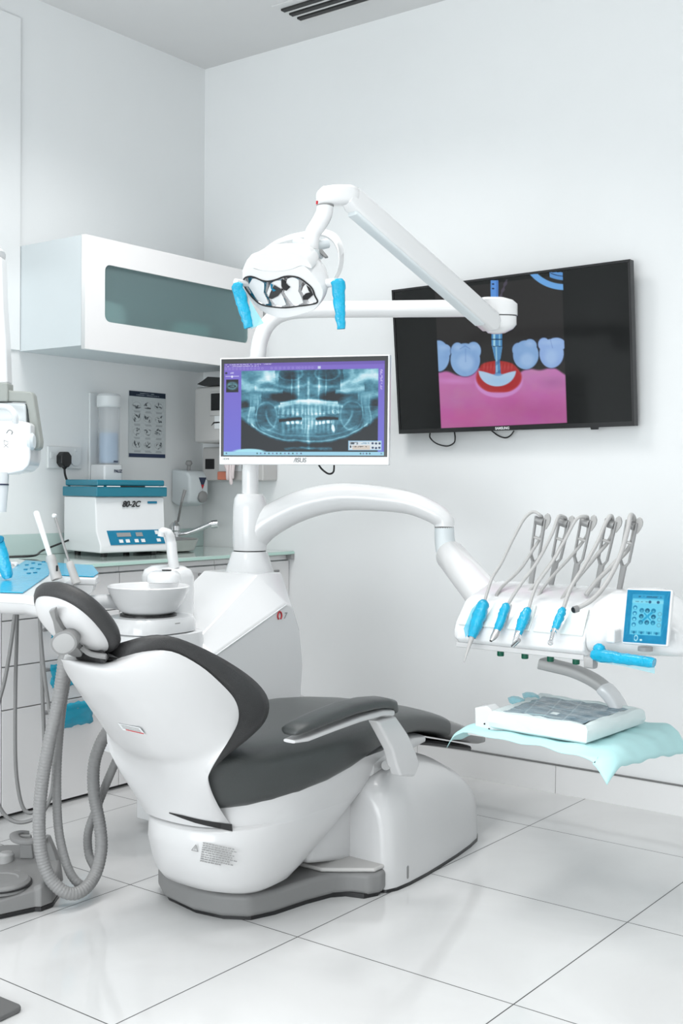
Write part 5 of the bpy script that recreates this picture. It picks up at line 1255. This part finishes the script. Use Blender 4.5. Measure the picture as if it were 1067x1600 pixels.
# =================================================================== left side equipment
# wall x-ray unit
xr = thing('xray_unit', ond(10, 690, 3.85), 'white wall x-ray head in a grey-green yoke at the left edge', 'x-ray machine')
XD = 3.85
def xq(px, py, d_=XD): return ond(px, py, d_)
XV = V((-.604, .797, 0))
obj('hanging_arm', G().prism([xq(*q) for q in [(-12, 400), (2, 400), (5, 480), (9, 540), (11, 600), (-12, 600)]], XV*.07), 'unit', xr, bevel=.01)
obj('wall_arm', G().tube(spline([xq(-5, 405, XD+.03), xq(-20, 392, XD+.05), xq(-60, 385, XD+.1), V((XA+.01, 2.05, xq(-60, 385, XD).z))], 6), .035, 16), 'unit', xr)
obj('yoke', G().prism([xq(*q) for q in [(-40, 596), (12, 598), (13, 610), (48, 612), (52, 618), (63, 690), (62, 700), (56, 704), (50, 702), (49, 690), (43, 640), (40, 628), (-40, 625)]], XV*.05), 'xgrey', xr, bevel=.006)
obj('yoke_block', G().prism([xq(*q, XD-.01) for q in [(-40, 596), (12, 598), (12, 627), (-40, 627)]], XV*.07), 'xgrey', xr, bevel=.005)
obj('rear_case', G().prism([xq(*q, XD+.0) for q in [(-30, 628), (40, 630), (41, 665), (-30, 665)]], XV*.09), 'cabside', xr, bevel=.008)
obj('head', G().prism([xq(*q, XD-.05) for q in [(-40, 657), (22, 656), (44, 660), (48, 664), (47, 716), (44, 728), (36, 736), (12, 741), (-40, 742)]], XV*.14), 'unit', xr, bevel=.014, bseg=4)
obj('handle_loop', G().tube(spline([xq(-15, 640, XD-.06), xq(0, 635, XD-.06), xq(15, 638, XD-.06), xq(23, 648, XD-.06), xq(24, 660, XD-.05)], 5), .010, 10), 'unit', xr)
obj('pivot_disc', G().lathe([(.028, -.01), (.03, 0), (.022, .008), (0, .008)], xq(50, 690, XD-.03), V((.797, .604, 0)), 20), 'cabside', xr)
obj('cone', G().tube([xq(-4, 738, XD-.04), xq(-4, 765, XD-.04), xq(-4, 800, XD-.04)], [.037, .034, .028], 20), 'unit', xr)
obj('cone_ring', G().tube([xq(-4, 756, XD-.04), xq(-4, 758.5, XD-.04)], .0362, 20), 'navy', xr)
obj('swirl_mark', G().tube(spline([xq(10, 677, XD-.125), xq(14, 672, XD-.125), xq(19, 674, XD-.125), xq(18, 679, XD-.125), xq(20, 675, XD-.125)], 4), .0017, 6), 'greymark', xr)
text('name_mark', 'X7', xq(13, 700, XD-.1257), V((.0, .0, 1)), V((-.797, -.604, 0)), .022, 'greymark', xr)

# assistant's tray
at = thing('assistant_console', (-2.65, 2.1, .80), 'white assistant console topped with blue film, left of the headrest', 'dental console')
AZ = .845
def az(px, py, z=AZ): return onz(px, py, z)
top = [az(*q) for q in [(-30, 874), (28, 873), (60, 878), (146, 884), (155, 900), (150, 903), (118, 902), (60, 934), (35, 930), (-6, 928), (-40, 925)]]
obj('console_top', G().prism(top, (0, 0, -.022)), 'unit', at, bevel=.006)
cent = sum(top, V((0, 0, 0)))/len(top)
obj('console_under', G().loft([[cent+(p-cent)*k-V((0, 0, z)) for p in top] for k, z in ((.96, .022), (.93, .04), (.80, .062), (.6, .07))]), 'unit', at, ang=60)
fp1 = [(0, 926), (36, 927), (76, 899), (82, 880), (40, 876), (-4, 905)]
fp2 = [(78, 898), (84, 880), (145, 884), (154, 896), (146, 902), (108, 900)]
for q_ in (fp1, fp2):
    obj('film_cover', G().prism([az(*q, AZ+.001) for q in q_], (0, 0, .0025)), 'cyan', at, bevel=.001)
g = G()
for q in ((42, 883), (52, 880), (62, 882), (40, 890), (50, 888), (60, 889), (45, 896), (55, 895), (68, 878)):
    obj('pad_button', G().lathe([(.0065, 0), (.0065, .002), (.004, .003), (0, .003)], az(*q, AZ+.0035), seg=12), 'tealp', at)
obj('ring_holder', G().tube([az(20, 885)+V((.014*math.cos(t), .014*math.sin(t), .008)) for t in np.linspace(0, 1.6*PI, 16)], .006, 8), 'unit', at)
obj('support_arm', G().tube(spline([az(60, 915, AZ-.06), V((-2.72, 2.25, .765)), V((-2.74, 2.45, .75)), V((-2.70, 2.60, .70))], 6), .022, 12), 'unit', at)
def suction(label, P, name, tiprad, tipmat, bodyr, tend, hose):
    base = ond(*P[0]); mid = ond(*P[1]); tip_ = ond(*P[2])
    t_ = thing(name, base, label, 'suction tube')
    obj('grip', G().tube([base, base.lerp(mid, .75), base.lerp(mid, .8), mid], [bodyr*1.15, bodyr, bodyr*1.1, bodyr*.85], 14), 'tube', t_)
    obj('tip', G().tube([mid-(tip_-mid)*.02, mid.lerp(tip_, .96), tip_], [tiprad*.8, tiprad, tiprad*.7], 12), tipmat, t_)
    return t_
AD = 3.22
s1_ = suction('wide translucent suction tip, left of the two rising beside the headrest', ((89, 905, AD), (78, 868, AD+.01), (56, 799, AD+.03)), 'suction_tip', .0085, 'socket', .0135, 0, None)
obj('black_switch', G().box(ond(89, 888, AD-.015), (.004, .004, .016)), 'black', s1_)
s2_ = suction('thin grey saliva ejector with a clear tip, right of the wide suction tip', ((120, 912, AD), (108, 878, AD+.01), (86, 808, AD+.03)), 'saliva_ejector', .0042, 'steelm', .0105, 0, None)
obj('clear_end', G().lathe([(.006, -.004), (.007, .002), (.004, .006), (0, .006)], ond(85, 806, AD+.03), seg=12), 'socket', s2_)
sy = thing('film_wrapped_syringe', ond(10, 890, AD), 'blue film-wrapped syringe at the left edge of the assistant console', 'syringe')
A = ond(13, 904, AD); B = ond(-6, 842, AD); d_ = (B-A).normalized(); s1 = V((.797, .604, 0)); s1 = (s1-d_*s1.dot(d_)).normalized(); s2 = d_.cross(s1); rs = random.Random(5)
obj('film_sleeve', G().loft([se(A.lerp(B, k/14), s1, s2, (.014+.006*math.sin(k/14*2.2))*(.6 if k == 0 else 1)*(1+rs.uniform(-.05, .05)), .012, 2.6, 16) for k in range(15)]), 'cyan', sy, ang=50)
obj('push_button', G().lathe([(.011, 0), (.010, .004), (0, .005)], ond(1, 843, AD-.022), V((.3, -.8, .3)), 16), 'tealp', sy)
# thin hoses under it
def hose(label, pts, r_, m_='thin', name='console_hose', grp='thin grey hoses under the assistant console', ribs=False):
    sp_ = spline([ond(*p) for p in pts], 8)
    if ribs:
        # resample evenly and ripple the radius
        L = [0]; 
        for i in range(1, len(sp_)): L.append(L[-1]+(sp_[i]-sp_[i-1]).length)
        n_ = int(L[-1]/.0028); out = []; j = 0
        for k in range(n_+1):
            s_ = L[-1]*k/n_
            while j < len(L)-2 and L[j+1] < s_: j += 1
            t = (s_-L[j])/max(1e-9, L[j+1]-L[j]); out.append(sp_[j].lerp(sp_[j+1], t))
        o = obj(name, G().tube(out, [r_*(1+(.04 if k % 3 else -.05)) for k in range(len(out))], 16), m_, ang=70)
    else: o = obj(name, G().tube(sp_, r_, 12), m_)
    return tag(o, label, 'hose', grp)
hd_ = 3.3
hose('thin grey hose at the far left that slants down and out of the frame', [(24, 950, hd_), (18, 1000, hd_), (8, 1060, hd_), (-4, 1110, hd_), (-10, 1180, hd_), (-5, 1240, hd_), (0, 1262, hd_), (15, 1280, hd_), (35, 1285, hd_), (60, 1276, hd_+.0), (74, 1258, hd_), (82, 1230, hd_), (84, 1180, hd_), (80, 1130, hd_), (70, 1060, hd_), (64, 1000, hd_+.01), (62, 960, hd_+.02)], .0055)
hose('thin grey hose dropping straight under the assistant console, with the shorter loop', [(27, 950, hd_+.03), (26, 1000, hd_+.03), (24, 1080, hd_+.03), (24, 1180, hd_+.03), (28, 1230, hd_+.03), (36, 1262, hd_+.03), (48, 1270, hd_+.03), (62, 1262, hd_+.03), (70, 1235, hd_+.03), (70, 1180, hd_+.03), (67, 1100, hd_+.03), (65, 1030, hd_+.03), (62, 960, hd_+.04)], .0055)
# corrugated suction hoses (loop from behind the backrest to the floor and back to the outlet)
hose('thickest ribbed grey hose, the left one looping from behind the backrest to the floor', [(104, 1000, 3.02), (98, 1050, 3.02), (90, 1100, 3.03), (76, 1165, 3.03), (65, 1230, 3.04), (61, 1290, 3.04), (66, 1340, 3.04), (80, 1375, 3.04), (104, 1395, 3.045), (128, 1392, 3.07), (148, 1368, 3.12), (158, 1330, 3.16), (156, 1290, 3.18), (147, 1240, 3.19), (147, 1195, 3.2), (158, 1160, 3.2), (176, 1130, 3.2)], .0165, 'hose', 'suction_hose', 'ribbed hoses looping to the floor behind the backrest', True)
hose('slimmer ribbed grey hose looping to the floor, right of the thickest one', [(112, 1010, 3.09), (104, 1060, 3.09), (95, 1120, 3.09), (89, 1200, 3.09), (90, 1280, 3.09), (98, 1330, 3.09), (112, 1368, 3.095), (132, 1384, 3.11), (150, 1364, 3.17), (139, 1335, 3.22), (138, 1300, 3.23), (152, 1260, 3.24), (170, 1215, 3.24), (190, 1170, 3.23), (200, 1150, 3.22)], .0118, 'hose', 'suction_hose', 'ribbed hoses looping to the floor behind the backrest', True)

# foot control
fc_ = thing('foot_control', onz(20, 1390, 0), 'grey foot control with curved carrying handle on the floor at left', 'foot pedal')
fo_ = [onz(*q, 0) for q in [(0, 1437), (55, 1423), (62, 1424), (80, 1419), (91, 1408)]]
A = [V((-2.60, 1.72, 0)), V((-2.455, 1.90, 0)), V((-2.452, 1.935, 0)), V((-2.435, 1.955, 0)), V((-2.44, 2.02, 0)), V((-2.52, 2.12, 0)), V((-2.64, 2.13, 0)), V((-2.86, 2.02, 0)), V((-2.95, 1.9, 0)), V((-2.8, 1.68, 0))]
A[0] = onz(-40, 1446, 0); A[1] = onz(55, 1425, 0); A[2] = onz(64, 1425, 0); A[3] = onz(82, 1418, 0); A[4] = onz(93, 1402, 0)
A[5] = onz(95, 1352, 0)+V((0, 0, 0)); A[6] = onz(60, 1340, 0); A[7] = onz(10, 1338, 0); A[8] = onz(-40, 1340, 0); A[9] = onz(-60, 1400, 0)
A = [V((p.x, p.y, 0)) for p in A]
cf_ = sum(A, V((0, 0, 0)))/len(A)
obj('rubber_edge', G().prism([p+V((0, 0, .002)) for p in A], (0, 0, .010)), 'black', fc_)
hts = [.045, .062, .070, .074, .074, .050, .045, .040, .035, .035]
g = G().loft([[p+V((0, 0, .012)) for p in A], [cf_+(p-cf_)*.985+V((0, 0, h_*.9)) for p, h_ in zip(A, hts)], [cf_+(p-cf_)*.93+V((0, 0, h_)) for p, h_ in zip(A, hts)]])
obj('body', g, 'base', fc_, bevel=.006)
pc_ = onz(2, 1380, .065)
obj('pedal_disc', G().lathe([(.075, -.01), (.075, .006), (.068, .012), (.045, .014), (.042, .011), (0, .011)], pc_, seg=40), 'base', fc_)
obj('disc_gap', G().lathe([(.079, -.002), (.079, .002)], pc_, seg=40), 'black', fc_)
kb = onz(10, 1340, .06); obj('side_button', G().lathe([(.022, -.02), (.022, .010), (.016, .016), (0, .017)], kb, seg=20), 'grey', fc_)
fd = 3.28
def fq(px, py, d_=fd): return ond(px, py, d_)
g = G().prism([fq(*q) for q in [(30, 1305), (48, 1305), (52, 1342), (31, 1342)]], V((-.604, .797, 0))*.012)
obj('handle_post', g, 'base', fc_, bevel=.003)
arcp = spline([fq(46, 1303, 3.33), fq(32, 1302, 3.32), fq(22, 1306, 3.28), (fq(28, 1313, 3.25)), fq(45, 1315, 3.24), fq(60, 1312, 3.25), fq(74, 1312, 3.25)], 6)
obj('handle_bar', G().loft([se(p, V((0, 0, 1)), (arcp[min(i+1, len(arcp)-1)]-arcp[max(0, i-1)]).normalized().cross(V((0, 0, 1))).normalized(), .007, .013, 4, 12) for i, p in enumerate(arcp)]), 'base', fc_, ang=40)
g = G().prism([fq(*q, 3.25) for q in [(68, 1308), (75, 1309), (84, 1330), (92, 1355), (96, 1386), (93, 1392), (89, 1362), (80, 1356), (74, 1330)]], V((-.604, .797, 0))*.03)
obj('handle_leg', g, 'base', fc_, bevel=.003)
obj('mark', G().prism([onz(*q, .071) for q in [(20, 1361), (24, 1359), (32, 1361), (28, 1364)]], (0, 0, .0006)), 'greymark', fc_)
# dark plate at the very corner
P = [onz(*q, 0) for q in [(-60, 1541), (0, 1565), (31, 1578), (33, 1581), (29, 1584), (0, 1598), (-60, 1628)]]
tag(obj('floor_plate', G().prism([V((p.x, p.y, .001)) for p in P], (0, 0, .012)), 'mat', bevel=.003), 'dark grey flat plate poking in at the bottom left corner', 'floor plate')
S.view_settings.view_transform = 'Standard'; S.view_settings.look = 'None'; S.view_settings.gamma = 1; S.view_settings.use_curve_mapping = False
S.view_settings.exposure = -.01
w_ = bpy.data.worlds.new('world'); S.world = w_; w_.use_nodes = True; w_.node_tree.nodes['Background'].inputs[0].default_value = (.8, .85, .9, 1); w_.node_tree.nodes['Background'].inputs[1].default_value = .3
